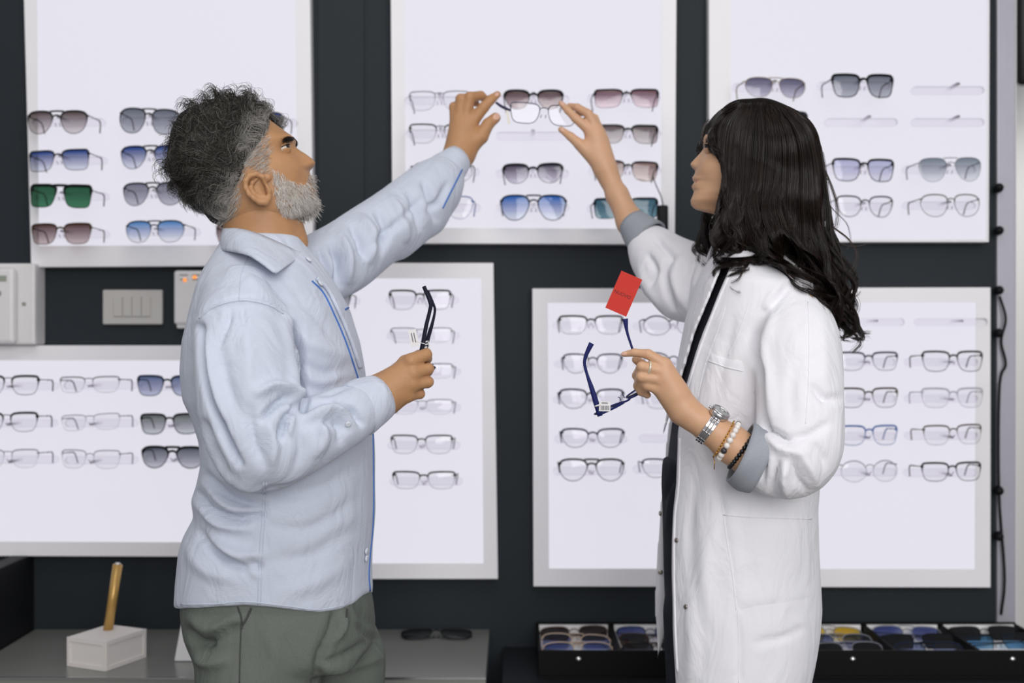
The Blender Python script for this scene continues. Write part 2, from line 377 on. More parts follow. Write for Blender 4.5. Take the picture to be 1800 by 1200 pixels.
def outline(shape, hw, hh, it=3):
    p = np.array(SHAPES[shape], float)
    if shape != 'round':
        for _ in range(it):
            q = np.roll(p, -1, 0); p = np.stack([p * .75 + q * .25, p * .25 + q * .75], 1).reshape(-1, 2)
        d = np.linalg.norm(np.diff(np.vstack([p, p[:1]]), axis=0), axis=1); s = np.concatenate([[0], np.cumsum(d)]); u = np.linspace(0, s[-1], 37)[:-1]
        pp = np.vstack([p, p[:1]]); p = np.stack([np.interp(u, s, pp[:, i]) for i in (0, 1)], 1)
    else:
        t = np.linspace(0, 2 * np.pi, 37)[:-1]; p = np.stack([np.cos(t), np.sin(t)], 1)
    p = p / np.abs(p).max(0); return p * [hw, hh]
def glasses(name, loc, W, H, shape, fcol, brow, low, lens, label, cat='glasses', rot=(0, 0, 0), bridge='single', temple=0.050, drop=0.024, group=None, tcol=None, gap=0.115, fold=None, frac=None):
    """front in local XZ facing -Y; brow/low: rim half-thickness (m) at top and bottom"""
    t = empty(name, loc, label, cat, group, rot); t_org = ORG[t.name]; ORG[t.name] = np.zeros(3)
    fm = mat('rim_' + '_'.join(map(str, fcol)), fcol, 0.45, spec=0.15)
    g = W * gap; hw = (W - g) / 4; hh = H / 2
    wrap = lambda x: 0.9 * x * x
    fr = []; lens_parts = []
    for s in (-1, 1):
        o = outline(shape, hw, hh); x = s * (g / 2 + hw + o[:, 0]); z = o[:, 1]; p3 = np.stack([x, wrap(x), z], 1)
        if brow > 0:
            r = low + (brow - low) * smooth01(z, -hh * 0.2, hh * 0.85); fr.append(tube(p3, r, 6, closed=True))
        c = np.array([[s * (g / 2 + hw), wrap(g / 2 + hw) - 0.0006, 0]]); n = len(o); mid = c + 0.55 * (p3 - c); mid[:, 1] -= 0.0008
        V = np.vstack([c, mid, p3]); Fc = [[0, 1 + i, 1 + (i + 1) % n] for i in range(n)] + [[1 + i, 1 + n + i, 1 + n + (i + 1) % n, 1 + (i + 1) % n] for i in range(n)]
        if s > 0: Fc = [f[::-1] for f in Fc]
        lens_parts.append((V, Fc))
    xi = g / 2 + hw * 0.06; zb = hh * 0.45
    rb = max(brow * 0.9, 0.0007)
    if bridge in ('single', 'double'): fr.append(tube(catmull([(-xi, wrap(xi), zb), (-xi * .4, -.001, zb + hh * .16), (xi * .4, -.001, zb + hh * .16), (xi, wrap(xi), zb)], 9), rb, 6))
    if bridge in ('top', 'double'): fr.append(tube([(-xi * 1.6, wrap(xi), hh * .98), (0, -.001, hh * 1.0), (xi * 1.6, wrap(xi), hh * .98)], rb, 6))
    if bridge == 'half': fr.append(tube(catmull([(-xi, wrap(xi), hh * .75), (0, -.002, hh * .8), (xi, wrap(xi), hh * .75)], 7), 0.0009, 6))
    for s in (-1, 1):                                          # end pieces
        xe = W / 2; fr.append(tube([(s * (xe - .004), wrap(xe), hh * .6), (s * (xe + .0015), wrap(xe) + .003, hh * .62)], max(brow * 1.1, 0.0009), 6))
        if bridge != 'none': fr.append(tube([(s * (g * .32), .002, -hh * .05), (s * g * .30, .007, -hh * .12), (s * g * .33, .008, -hh * .3)], 0.0007, 5))   # nose pads
    mk('frame', *cat_(*fr), fm, t)
    for i, (V, Fc) in enumerate(lens_parts):
        if lens is None: lm = lens_mat('clear_lens', (251, 251, 252), (251, 251, 252), 0.1, 0.045)
        else:
            lo_ = tuple(int(v + .38 * (250 - v)) for v in lens[1]) if sum(lens[1]) > 420 else lens[1]
            lm = lens_mat('lens_%s_%s_%d' % ('_'.join(map(str, lens[0])), '_'.join(map(str, lo_)), int(H * 1000)), lens[0], lo_, H * 0.8, 0.05)
        mk('lens', V, Fc, lm, t)
    tm = mat('rim_' + '_'.join(map(str, tcol or fcol)), tcol or fcol, 0.45, spec=0.15)
    for s in (-1, 1):
        x = s * (W / 2 + .001); y0 = wrap(W / 2) + .003; z = hh * .62
        if fold is None: pp = catmull([(x, y0, z), (x + s * .001, y0 + temple * .5, z), (x, y0 + temple, z - .002), (x - s * .004, y0 + temple + drop * .35, z - drop)], 12)
        else: pp = np.array([(x, y0, z), (x, y0 + .006, z), (x - s * .02, y0 + .010 + .003 * s, z - .001), (-x * .75, y0 + .012 + .003 * s, z - .004), (-x * .95, y0 + .012 + .003 * s, z - .018)])
        mk('temple', *tube(pp, np.linspace(.0010, .0012, len(pp)), 6, flat=1.5), tm, t)
    ORG[t.name] = t_org; return t
BLK = (13, 17, 22); NAVY = (18, 34, 58); BRN = (70, 48, 30); GOLD = (120, 100, 62); GRY = (120, 122, 130); PALE = (190, 188, 198); TORT = (60, 44, 26); BLUE = (40, 92, 170); GRN = (60, 80, 60)
brown = ((92, 78, 76), (205, 195, 195)); blue = ((44, 74, 140), (205, 212, 228)); green = ((36, 88, 58), (66, 128, 92)); mauve = ((88, 62, 62), (172, 146, 142))
grey = ((110, 116, 126), (150, 156, 166)); grey2 = ((124, 126, 140), (158, 160, 172)); lblue = ((92, 142, 196), (240, 240, 244)); rose = ((118, 84, 90), (214, 178, 190))
taupe = ((104, 92, 90), (160, 146, 142)); purple = ((78, 72, 88), (196, 188, 206)); tan = ((138, 112, 106), (196, 168, 156)); teal = ((56, 98, 112), (108, 146, 156)); brblue = ((52, 108, 184), (206, 216, 232))
viol = ((98, 96, 120), (168, 166, 186)); lav = ((190, 194, 220), (218, 220, 236)); sgrey = ((132, 142, 152), (222, 226, 230)); bluegrey = ((98, 112, 146), (160, 168, 198)); olive = ((104, 110, 106), (178, 184, 188)); slate = ((92, 98, 108), (168, 174, 182))
ORD = ['first', 'second', 'third', 'fourth']; ROWS = {4: ['top row', 'second row', 'third row', 'bottom row'], 3: ['top row', 'middle row', 'bottom row'], 6: ['top row', 'second row', 'third row', 'fourth row', 'fifth row', 'bottom row'], 5: ['top row', 'second row', 'third row', 'fourth row', 'bottom row']}
# panel, column, row, rows, cx, cy, w, h, shape, frame colour, brow mm, low mm, lens, yaw, roll, bridge, description
G = [
 ('A',0,0,4,  99,215,112,40,'avi',BLK,1.3,.7,brown,9,-1,'double','black aviator sunglasses with brown gradient lenses'),
 ('A',0,1,4, 102,282,112,36,'flat',BLK,1.2,.6,blue,9,1,'single','thin black rectangular sunglasses with blue gradient lenses'),
 ('A',0,2,4, 105,345,114,39,'flat',BLK,2.0,.8,green,9,-2,'top','flat-topped black sunglasses with green lenses'),
 ('A',0,3,4, 106,411,112,36,'rect',BRN,1.3,.7,mauve,9,0,'single','brown metal sunglasses with plum lenses'),
 ('A',1,0,4, 261,213,112,44,'geo',BLK,1.1,.8,grey,9,-4,'double','thin black square sunglasses with grey lenses'),
 ('A',1,1,4, 264,276,112,40,'avi',BLK,1.2,.6,blue,9,0,'double','black aviator sunglasses with blue gradient lenses'),
 ('A',1,2,4, 268,341,112,40,'avi',BLK,1.2,.6,grey2,9,0,'double','black aviator sunglasses with grey lenses'),
 ('A',1,3,4, 271,407,108,38,'geo',NAVY,1.0,.5,lblue,9,0,'double','navy faceted sunglasses with pale blue gradient lenses'),
 ('A',2,0,4, 446,216,104,36,'avi',BLK,1.0,.6,blue,9,0,'double','blue-lensed sunglasses mostly hidden behind grey hair'),
 ('A',2,3,4, 430,411,106,36,'rect',BRN,1.2,.7,mauve,9,0,'single','brown-lensed sunglasses half hidden behind the shirt collar'),
 ('B',0,0,4, 772,177,106,34,'rect',GRY,.7,.4,None,3,0,'half','faint rimless eyeglasses behind the raised blue sleeve'),
 ('B',0,1,4, 774,235,110,34,'rect',BLK,1.0,.35,None,3,-1,'half','black half-rim eyeglasses beside the man\'s raised hand'),
 ('B',0,2,4, 776,302,108,36,'round',BLK,.7,.4,None,3,0,'single','round thin eyeglasses half hidden by the raised cuff'),
 ('B',0,3,4, 778,365,106,40,'panto',BLUE,.7,.45,None,3,0,'single','pale round eyeglasses under the raised cuff'),
 ('B',1,0,4, 938,175,102,33,'panto',BLK,1.6,.5,mauve,0,0,'single','black browline sunglasses with rosy brown lenses'),
 ('B',1,2,4, 937,305,104,34,'panto',BLK,1.6,.5,purple,0,1,'single','black sunglasses with purple gradient lenses'),
 ('B',1,3,4, 938,365,114,44,'avi',NAVY,1.2,.8,brblue,0,0,'double','navy aviator sunglasses with bright blue gradient lenses'),
 ('B',2,0,4,1102,173,113,32,'flat',BLK,1.2,.4,rose,-3,1,'single','slim black sunglasses with rose lenses'),
 ('B',2,1,4,1104,236,106,32,'flat',BLK,1.3,.5,taupe,-3,0,'single','slim black sunglasses with taupe lenses'),
 ('B',2,2,4,1104,300,106,34,'rect',BLK,1.2,.4,tan,-3,-2,'single','black sunglasses with tan lenses'),
 ('B',2,3,4,1101,366,112,35,'flat',BLK,1.3,.6,teal,-3,1,'single','black sunglasses with dark teal lenses'),
 ('C',0,0,4,1364,154,110,35,'geo',GOLD,.6,.4,viol,-8,0,'double','thin gold sunglasses with violet grey lenses'),
 ('C',1,0,4,1518,151,112,40,'rect',BLK,1.8,1.0,grey,-8,1,'single','thick black square sunglasses with grey lenses'),
 ('C',0,1,4,1368,214,108,36,'rect',BLK,1.8,1.0,grey,-8,0,'single','black sunglasses almost wholly behind dark hair'),
 ('C',1,2,4,1519,299,112,39,'rect',BLK,1.5,.9,lav,-8,0,'single','black square glasses with pale lavender lenses'),
 ('C',2,2,4,1672,298,116,42,'avi',GRY,.6,.4,sgrey,-8,2,'double','silver aviator sunglasses with grey gradient lenses'),
 ('C',1,3,4,1521,363,104,37,'panto',BLK,1.0,.7,None,-8,0,'single','round black eyeglasses'),
 ('C',2,3,4,1672,361,110,39,'geo',GRN,.8,.6,None,-8,1,'single','thin faceted dark green eyeglasses'),
 ('D',0,0,3,  14,677,112,33,'rect',BLK,1.5,.6,None,9,0,'half','black half-rim eyeglasses cut by the picture edge'),
 ('D',1,0,3, 156,676,112,28,'rect',BLK,.7,.25,None,9,1,'half','rimless eyeglasses with black end pieces'),
 ('D',2,0,3, 294,678,112,35,'rect',NAVY,1.4,.8,bluegrey,7,0,'single','blue-grey sunglasses touching the blue shirt'),
 ('D',0,1,3,  12,742,112,33,'rect',BLK,1.5,.5,None,9,1,'half','black browline eyeglasses cut by the picture edge'),
 ('D',1,1,3, 158,742,110,28,'rect',GRY,.5,.25,None,9,3,'half','very faint rimless eyeglasses'),
 ('D',2,1,3, 298,745,108,35,'rect',BLK,1.4,.9,olive,7,1,'single','black sunglasses with olive grey lenses'),
 ('D',0,2,3,  14,806,112,32,'rect',GRY,.7,.25,None,9,1,'half','clear half-rim eyeglasses cut by the picture edge'),
 ('D',1,2,3, 158,807,110,32,'rect',GRY,.6,.3,None,9,0,'single','fine silver eyeglasses with clear lenses'),
 ('D',2,2,3, 303,804,114,37,'avi',BLK,1.7,.9,slate,7,0,'double','thick black aviator sunglasses with slate lenses'),
 ('E',0,0,6, 560,528,112,34,'rect',GRN,1.3,.8,olive,4,0,'single','olive-lensed sunglasses showing beside the shirt pocket'),
 ('E',1,0,6, 738,527,108,34,'rect',BLK,1.2,.4,None,2,0,'single','black-topped eyeglasses behind the upright temple arms'),
 ('E',1,1,6, 740,589,108,26,'rect',GRY,.6,.2,None,2,0,'half','faint rimless eyeglasses behind the white price tag'),
 ('E',1,2,6, 742,652,108,26,'rect',GRY,.7,.2,None,2,0,'half','rimless eyeglasses mostly behind the man\'s fist'),
 ('E',1,3,6, 742,715,108,26,'rect',GRY,.6,.2,None,2,0,'half','faint rimless eyeglasses just under the fist'),
 ('E',1,4,6, 741,781,108,32,'rect',BLK,1.0,.35,None,2,0,'single','thin black rectangular eyeglasses'),
 ('E',1,5,6, 745,844,110,30,'rect',BLK,1.1,.35,None,2,0,'single','low black half-rim eyeglasses'),
 ('F',0,0,5,1039,571,112,32,'rect',BLK,1.2,.4,None,0,0,'single','black rectangular eyeglasses under the red card'),
 ('F',1,0,5,1184,572,106,34,'round',NAVY,.9,.5,None,-1,0,'single','round navy eyeglasses beside the white coat'),
 ('F',0,1,5,1042,639,104,34,'panto',NAVY,1.0,.5,None,0,0,'single','round dark eyeglasses inside the held blue frame'),
 ('F',1,1,5,1184,637,106,34,'round',NAVY,.9,.5,None,-1,0,'single','round dark eyeglasses hidden behind the woman\'s hand'),
 ('F',0,2,5,1040,701,113,34,'panto',NAVY,1.2,.6,None,0,0,'single','soft square dark eyeglasses behind the barcode tag'),
 ('F',1,2,5,1188,701,106,34,'rect',GRY,.9,.4,None,-1,0,'single','faint grey eyeglasses hidden behind the woman\'s wrist'),
 ('F',0,3,5,1042,770,110,33,'panto',NAVY,1.2,.6,None,0,0,'single','dark square eyeglasses below the hand-held frame'),
 ('F',0,4,5,1040,826,113,38,'avi',BLK,1.3,.7,None,0,0,'double','dark aviator eyeglasses with a double bridge'),
 ('F',1,4,5,1184,823,110,33,'panto',NAVY,1.0,.5,None,-1,0,'single','navy eyeglasses half behind the coat edge'),
 ('F',2,1,5,1527,635,110,32,'rect',NAVY,1.2,.5,None,-8,0,'single','navy rectangular eyeglasses under the hair tips'),
 ('F',3,1,5,1676,635,112,35,'rect',BLK,1.3,.7,None,-8,0,'single','black rectangular eyeglasses nearest the post'),
 ('F',2,2,5,1527,699,110,34,'rect',TORT,1.2,.6,None,-8,0,'single','tortoise rectangular eyeglasses with amber bridge'),
 ('F',3,2,5,1676,699,114,34,'rect',PALE,1.2,.6,None,-8,0,'single','clear pale plastic eyeglasses'),
 ('F',2,3,5,1528,765,106,34,'rect',BLUE,1.1,.6,None,-8,0,'single','bright blue eyeglasses beside the coat elbow'),
 ('F',3,3,5,1676,764,108,34,'rect',BRN,1.0,.35,None,-8,1,'single','brown browline eyeglasses with fading rims'),
 ('F',2,4,5,1529,828,104,37,'round',GRY,.6,.4,None,-8,0,'single','fine round silver eyeglasses'),
 ('F',3,4,5,1674,829,110,32,'rect',BLK,1.3,.7,None,-8,0,'single','black soft rectangular eyeglasses'),
]
def holder(panel_, cx, cy, w=114, left=False):
    """clear acrylic bar fixed to the lit sheet, with round ends and a nose rest"""
    zc = P(cx, cy, YP)[2]; x = P(cx, cy, YP)[0]; hw = S(w / 2, YP); r = 0.0085
    p = [(x + hw * math.cos(a) * 0 + s, zz) for s, zz in ()]
    pts = []
    for s in (1, -1):
        for a in np.linspace(-math.pi / 2, math.pi / 2, 7): pts.append((x + s * (hw + r * math.cos(a)), zc + s * r * math.sin(a)))
    n = len(pts); V = [(a, YP - 0.010, b) for a, b in pts] + [(a, YP + 0.0015, b) for a, b in pts]
    Fc = [list(range(n)), list(range(n, 2 * n))[::-1]] + [[i, n + i, n + (i + 1) % n, (i + 1) % n] for i in range(n)]
    nose = box(x - 0.004, x + 0.004, YG + 0.012, YP - 0.009, zc - 0.001, zc + 0.004, 0.0012)
    mk('holder', *cat_((V, Fc), nose), M_acr, panel_, smooth=False)
for (pn, c, r, nr, cx, cy, w_, h_, shp, fc, br, lo, ln, yaw, roll, bri, desc) in G:
    lab = desc
    if len((desc + ' ' + ROWS[nr][r] + ' of ' + PNAME[pn]).split()) <= 16: lab = desc + ', ' + ROWS[nr][r] + ' of ' + PNAME[pn]
    kind = 'sunglasses' if ln else 'eyeglasses'
    glasses(kind, P(cx, cy, YG), S(w_, YG), S(h_, YG), shp, fc, br * 1e-3 * 1.7, lo * 1e-3 * 1.1, ln, lab, kind, (math.radians(-3), math.radians(-roll), math.radians(-yaw)), bri, group='glasses on the lit display panels')
    holder(PANELS[pn], cx + (900 - cx) * 0.03, cy + 1)
for pn, cx, cy in (('B', 936, 240), ('C', 1512, 216), ('C', 1664, 216), ('C', 1664, 160), ('F', 1524, 566), ('F', 1670, 566), ('F', 1186, 770)): holder(PANELS[pn], cx, cy)
# hanging black lanyard and key on the upper middle panel
k = tag(mk('lanyard', *tube(catmull([P(1147, 308, 2.50), P(1153, 325, 2.52), P(1162, 345, 2.54), P(1166, 362, 2.55)], 12), 0.0012, 6), M_black, org=P(1147, 308, 2.5)), 'thin dark cord hanging from tan sunglasses', 'cord')
bx = box(*(P(1156, 0, 2.55)[0], P(1175, 0, 2.55)[0]), 2.55, 2.575, P(0, 430, 2.55)[2], P(0, 360, 2.55)[2], 0.004)
tag(mk('security_tag', *bx, M_black), 'black plastic tag hanging beside the teal sunglasses', 'tag')

# ------------------------------------------------------------------ devices on the wall
t = empty('light_switch', P(232, 570, YW), 'grey wall switch plate with four rocker switches', 'light switch')
a, b = P(180, 509, YW - .012), P(285, 570, YW - .012); mk('plate', *box(a[0], b[0], YW - .012, YW, b[2], a[2], .003), mat('plate_grey', (190, 187, 183), 0.5), t, smooth=False)
for i in range(4):
    a, b = P(199 + i * 16.6, 521, YW - .015), P(214.5 + i * 16.6, 556, YW - .015); mk('rocker', *box(a[0], b[0], YW - .0155, YW - .011, b[2], a[2], .0015), mat('plate_grey', (190, 187, 183), 0.5), t, smooth=False)
t = empty('alarm_unit', P(340, 577, YW), 'white wall intercom unit with orange lights behind the man\'s shoulder', 'intercom')
a, b = P(305, 475, YW - .03), P(395, 570, YW - .03); mk('housing', *box(a[0], b[0], YW - .03, YW, b[2], a[2], .006), M_white, t, smooth=False)
a, b = P(311, 560, YW - .02), P(392, 577, YW - .02); mk('base', *box(a[0], b[0], YW - .024, YW, b[2], a[2], .003), M_white, t, smooth=False)
for i in range(6):
    x = 316 + (i % 3) * 22; y = 482 + (i // 3) * 8; a, b = P(x, y, YW - .031), P(x + 14, y + 2, YW - .031); mk('vent_slot', *box(a[0], b[0], YW - .0312, YW - .029, b[2], a[2]), mat('slot_grey', (150, 146, 140), 0.6), t, smooth=False)
for x, y in ((325, 492), (342, 487)): mk('indicator', *disc(P(x, y, YW - .031), (0, -1, 0), .004, .0015, 10), M_orange, t)
t = empty('meter_box', P(20, 607, 2.56), 'white meter box with small display at the left edge', 'meter box')
a, b = P(-60, 462, 2.55), P(58, 606, 2.55); mk('housing', *box(a[0], b[0], 2.56, YW, b[2], a[2], .005), M_white, t, smooth=False)
a, b = P(-60, 470, 2.535), P(24, 604, 2.535); mk('cover', *box(a[0], b[0], 2.535, 2.561, b[2], a[2], .008), M_white, t, smooth=False)
a, b = P(-20, 484, 2.533), P(11, 494, 2.533); mk('display', *box(a[0], b[0], 2.533, 2.537, b[2], a[2]), M_lcd, t, smooth=False)
mk('screw', *disc(P(42, 534, 2.559), (0, -1, 0), .0045, .001, 12), mat('slot_grey', (150, 146, 140), 0.6), t)
mk('knob', *disc(P(-4, 515, 2.533), (0, -1, 0), .007, .002, 14), mat('slot_grey', (150, 146, 140), 0.6), t)

# ------------------------------------------------------------------ steel counter, side board, shelf
zc = 0.661; yf = 2.242
t = empty('display_counter', (-0.55, 2.43, 0), 'long grey steel counter running behind the man', 'counter')
mk('worktop', *box(-1.06, -0.05, yf, YW - .003, zc - 0.035, zc, .002), M_counter, t, smooth=False)
mk('front_panel', *box(-1.06, -0.06, yf + .03, yf + .05, 0.06, zc - .036), M_dark, t, smooth=False)
mk('side_panel', *box(-0.08, -0.055, yf + .051, YW - .01, 0.0, zc - .036), M_dark, t, smooth=False)
mk('plinth', *box(-1.05, -0.08, yf + .06, YW - .01, 0.0, 0.058), M_dark, t, smooth=False)
mk('edge_strip', *box(-1.06, -0.05, yf - .002, yf + .001, zc - .004, zc + .0005), M_chrome, t, smooth=False)
tag(mk('side_board', *box(-1.10, -1.062, yf + .02, YW - .003, 0.0, 0.83, .002), M_dark, smooth=False), 'dark upright board closing the counter at left', 'board')
zs = 0.622
t = empty('tray_shelf', (0.6, 2.45, 0), 'dark shelf under the two sunglasses trays', 'shelf')
mk('top_board', *box(-0.02, 1.25, 2.30, YW - .003, zs - .03, zs, .002), mat('shelf_dark', (30, 32, 36), 0.45, spec=.25), t, smooth=False)
for x in (-0.01, 0.6, 1.22): mk('upright', *box(x, x + .02, 2.32, YW - .01, 0.0, zs - .031), M_dark, t, smooth=False)

# block with a gold stick
t = empty('stick_stand', P(190, 1163, 2.36), 'white block holding an upright gold stick on the counter', 'stand')
zb = zc; c0 = P(196, 1150, 2.36)
def rotz(V, c, a):
    V = np.array(V); d = V - c; q = d.copy(); q[:, 0] = d[:, 0] * math.cos(a) - d[:, 1] * math.sin(a); q[:, 1] = d[:, 0] * math.sin(a) + d[:, 1] * math.cos(a); return q + c
cx_, cy_ = c0[0] - .006, 2.352; cc = np.array([cx_, cy_, 0]); ang = math.radians(-24)
V, Fc = box(cx_ - .048, cx_ + .048, cy_ - .056, cy_ + .056, zb + .0005, zb + .058, .0015); mk('block', rotz(V, cc, ang), Fc, M_concrete, t, smooth=False)
for s, (x0, x1, y0, y1) in enumerate(((-.048, .048, -.0585, -.0555), (.0475, .0505, -.056, .056))):
    for (u0, u1, w0, w1) in ((0, 1, 0, .14), (0, 1, .86, 1), (0, .07, .14, .86), (.93, 1, .14, .86)):
        z0, z1 = zb + .0005 + .0575 * w0, zb + .0005 + .0575 * w1
        if s == 0: V, Fc = box(cx_ + x0 + (x1 - x0) * u0, cx_ + x0 + (x1 - x0) * u1, cy_ + y0, cy_ + y1, z0, z1)
        else: V, Fc = box(cx_ + x0, cx_ + x1, cy_ + y0 + (y1 - y0) * u0, cy_ + y0 + (y1 - y0) * u1, z0, z1)
        mk('rim_bar', rotz(V, cc, ang), Fc, M_concrete, t, smooth=False)
st0 = np.array([P(189, 0, 2.375)[0], 2.375, zb + .05]); st1 = P(207, 992, 2.385)
V, Fc = tube([st0, st1], .0095, 14); mk('stick', V, Fc, M_gold, t)
d_ = (st1 - st0) / np.linalg.norm(st1 - st0); V, Fc = disc(st1 + d_ * .0015, d_, .006, .002, 12); mk('stick_tip', V, Fc, M_chrome, t)
# white framed tablet leaning, mostly behind the trousers
t = empty('tablet', P(345, 1150, 2.36), 'white framed tablet standing on the counter behind the trousers', 'tablet')
def leanbox(x0, x1, z0, z1, th, y, lean, m, nm):
    V, Fc = box(x0, x1, y - th, y, zc + z0, zc + z1, .002); V = np.array(V); V[:, 1] += (V[:, 2] - zc) * lean; V[:, 0] += (V[:, 2] - zc) * 0.10; mk(nm, V, Fc, m, t, smooth=False)
xl = P(308, 0, 2.36)[0]
leanbox(xl, xl + .16, 0.0008, .24, .009, 2.36, .35, M_white, 'case')
leanbox(xl + .012, xl + .15, .038, .228, .010, 2.36, .35, M_screen, 'screen')
# folded dark glasses at the back of the counter
glasses('sunglasses', (P(768, 1104, 2.55)[0], 2.53, zc + .012), .15, .034, 'rect', BLK, .0016, .001, slate, 'dark sunglasses lying at the back of the steel counter', 'sunglasses', (math.radians(-70), 0, 0), fold=1)

# ------------------------------------------------------------------ trays of sunglasses
def tray(x0, x1, label, lets, fill):
    y0, y1 = 2.371, 2.605; z0, z1 = zs + .0005, zs + .056; th = .006
    t = empty('sunglasses_tray', ((x0 + x1) / 2, (y0 + y1) / 2, z0), label, 'tray', 'black sunglasses trays on the shelf')
    mk('base', *box(x0, x1, y0, y1, z0, z0 + .005), M_leath, t, smooth=False)
    for nm, b_ in (('front_wall', (x0, x1, y0, y0 + th, z0 + .005, z1)), ('back_wall', (x0, x1, y1 - th, y1, z0 + .005, z1 + .002)), ('side_wall', (x0, x0 + th, y0 + th, y1 - th, z0 + .005, z1)), ('side_wall', (x1 - th, x1, y0 + th, y1 - th, z0 + .005, z1))):
        mk(nm, *box(*b_, .001), M_leath, t, smooth=False)
    n = 3; cw = (x1 - x0) / n
    for i in range(1, n): mk('divider', *box(x0 + i * cw - .003, x0 + i * cw + .003, y0 + th, y1 - th, z0 + .005, z1 - .001), M_leath, t, smooth=False)
    for i in range(n):
        a, b = x0 + i * cw + .007, x0 + (i + 1) * cw - .007
        mk('liner', *box(a, b, y0 + th + .001, y1 - th - .001, z0 + .005, z0 + .012), M_liner, t, smooth=False)
        mk('liner_back', *box(a, b, y1 - th - .006, y1 - th - .001, z0 + .012, z1 - .002), M_liner, t, smooth=False)
        for k in range(3): mk('step', *box(a, b, y0 + .018 + k * .068, y0 + .026 + k * .068, z0 + .012, z0 + .034, .001), M_liner, t, smooth=False)
        for k in range(3):
            f = fill.get((i, k))
            if f is None: continue
            ln, fc, shp, desc, wd = f
            row = ('front', 'middle', 'back')[k]
            glasses('sunglasses', ((a + b) / 2, y0 + .047 + k * .068, z0 + .041), wd, .046, shp, fc, .0013, .001, ln, desc, 'sunglasses', (math.radians(-46), math.radians(rng.uniform(-3, 3)), math.radians(rng.uniform(-4, 4))), 'double' if shp in ('avi', 'geo') else 'single', group='sunglasses lying in the trays', fold=1)
    for x in lets: mk('snap_stud', *disc((x, y0 - .0005, z0 + .038), (0, -1, 0), .006, .0015, 14, .002), M_chrome, t)
    return t
dk = ((60, 66, 80), (110, 116, 132)); db = ((84, 100, 170), (150, 164, 214)); yl = ((236, 204, 60), (250, 228, 110)); cy = ((70, 150, 205), (110, 180, 220)); bk = ((16, 18, 20), (36, 40, 44)); dbr = ((58, 44, 44), (96, 80, 80)); lb = ((140, 160, 212), (186, 200, 236))
tray(.053, .548, 'black sunglasses tray left of the white coat, partly hidden by it', (P(1017, 0, 2.371)[0],), {
 (0, 2): (dbr, BRN, 'panto', 'brown sunglasses at the back of the left tray, leftmost bay', .145), (0, 1): (db, (190, 170, 150), 'avi', 'blue-lensed metal aviators in the middle of the left tray, leftmost bay', .145), (0, 0): (lb, (190, 170, 150), 'geo', 'pale-rimmed sunglasses at the front of the left tray, leftmost bay', .145),
 (1, 2): (db, NAVY, 'panto', 'blue sunglasses at the back of the left tray, beside the coat', .145), (1, 1): (dbr, BRN, 'panto', 'dark brown sunglasses mid left tray, beside the coat', .145), (1, 0): (dk, BLK, 'rect', 'dark grey sunglasses at front of the left tray, beside the coat', .145)})
tray(.606, 1.112, 'black sunglasses tray right of the white coat with yellow-lensed pair', (P(1499, 0, 2.371)[0], P(1780, 0, 2.371)[0]), {
 (0, 2): (yl, GRY, 'avi', 'yellow-lensed aviator sunglasses at the back of the right tray', .145), (0, 1): (db, GRY, 'avi', 'violet blue aviators behind the black pair in the right tray', .145), (0, 0): (bk, GRY, 'avi', 'black-lensed aviators at the front left of the right tray', .145),
 (1, 2): (db, GRY, 'avi', 'violet blue sunglasses at the back of the right tray\'s middle bay', .145), (1, 1): (bk, BLK, 'rect', 'thick black sunglasses in the right tray\'s middle bay', .15), (1, 0): (lb, NAVY, 'avi', 'light blue aviators at the front of the right tray\'s middle bay', .145),
 (2, 2): (bk, BLK, 'rect', 'solid black sunglasses at the back right of the right tray', .15), (2, 1): (cy, BLK, 'rect', 'black sunglasses with bright blue lenses in the right tray', .15)})

# ------------------------------------------------------------------ post fittings, back room
for i, y in enumerate((330, 405, 510, 585, 862, 942)):
    tag(mk('hook_knob', *disc(P(1756, y, 2.598), (-.3, -1, 0), .010, .012, 12, .004), M_black), ['black knob on the metal post, topmost', 'black knob on the metal post, second from top', 'black knob on the metal post, third from top', 'black knob on the metal post, fourth from top', 'black knob on the metal post, fifth from top', 'black knob on the metal post, lowest'][i], 'knob', 'black knobs along the metal post')
tag(mk('power_cable', *tube(catmull([P(1757, 520, 2.60), P(1768, 560, 2.595), P(1760, 600, 2.60), P(1768, 640, 2.60), P(1757, 680, 2.604), P(1756, 860, 2.604), P(1766, 1010, 2.60), P(1760, 1080, 2.604)], 40), .003, 6), M_black), 'black cable running down the metal post', 'cable')
tag(mk('wall_screen', *box(P(1791, 0, 4.8)[0], P(1900, 0, 4.8)[0], 4.8, 4.85, P(0, 148, 4.8)[2], P(0, -60, 4.8)[2], .02), M_black), 'dark screen hanging in the bright back room', 'screen')
# ================================================================== people
M_skinM = mat('skin_man', (182, 136, 96), 0.5, spec=0.4, var=0.10, varscale=70, bump=(420, 0.25), sss=0.06)
M_skinW = mat('skin_woman', (206, 162, 128), 0.45, spec=0.4, var=0.05, varscale=60, bump=(500, 0.12), sss=0.06)
M_shirt = mat('pale_blue_cotton', (201, 208, 222), 0.85, spec=0.2, var=0.02, varscale=12, bump=(700, 0.12), stripe=(130, 0.5), sheen=0.15, wrinkle=.35)
M_shirtB = mat('blue_trim', (78, 118, 190), 0.85, spec=0.2)
M_trous = mat('grey_trousers', (106, 112, 105), 0.9, spec=0.15, var=0.12, varscale=400, bump=(600, 0.25), wrinkle=.3)
M_hair = mat('hair_strands', (60, 58, 50), 0.5, spec=0.3, attr='Col')
M_btn = mat('shirt_button', (214, 218, 226), 0.3)
M_eye = mat('eye_white', (215, 208, 200), 0.15); M_iris = mat('iris', (45, 30, 22), 0.1)
M_lip = mat('lip_man', (150, 98, 84), 0.5); M_nail = mat('nail', (216, 172, 150), 0.25)

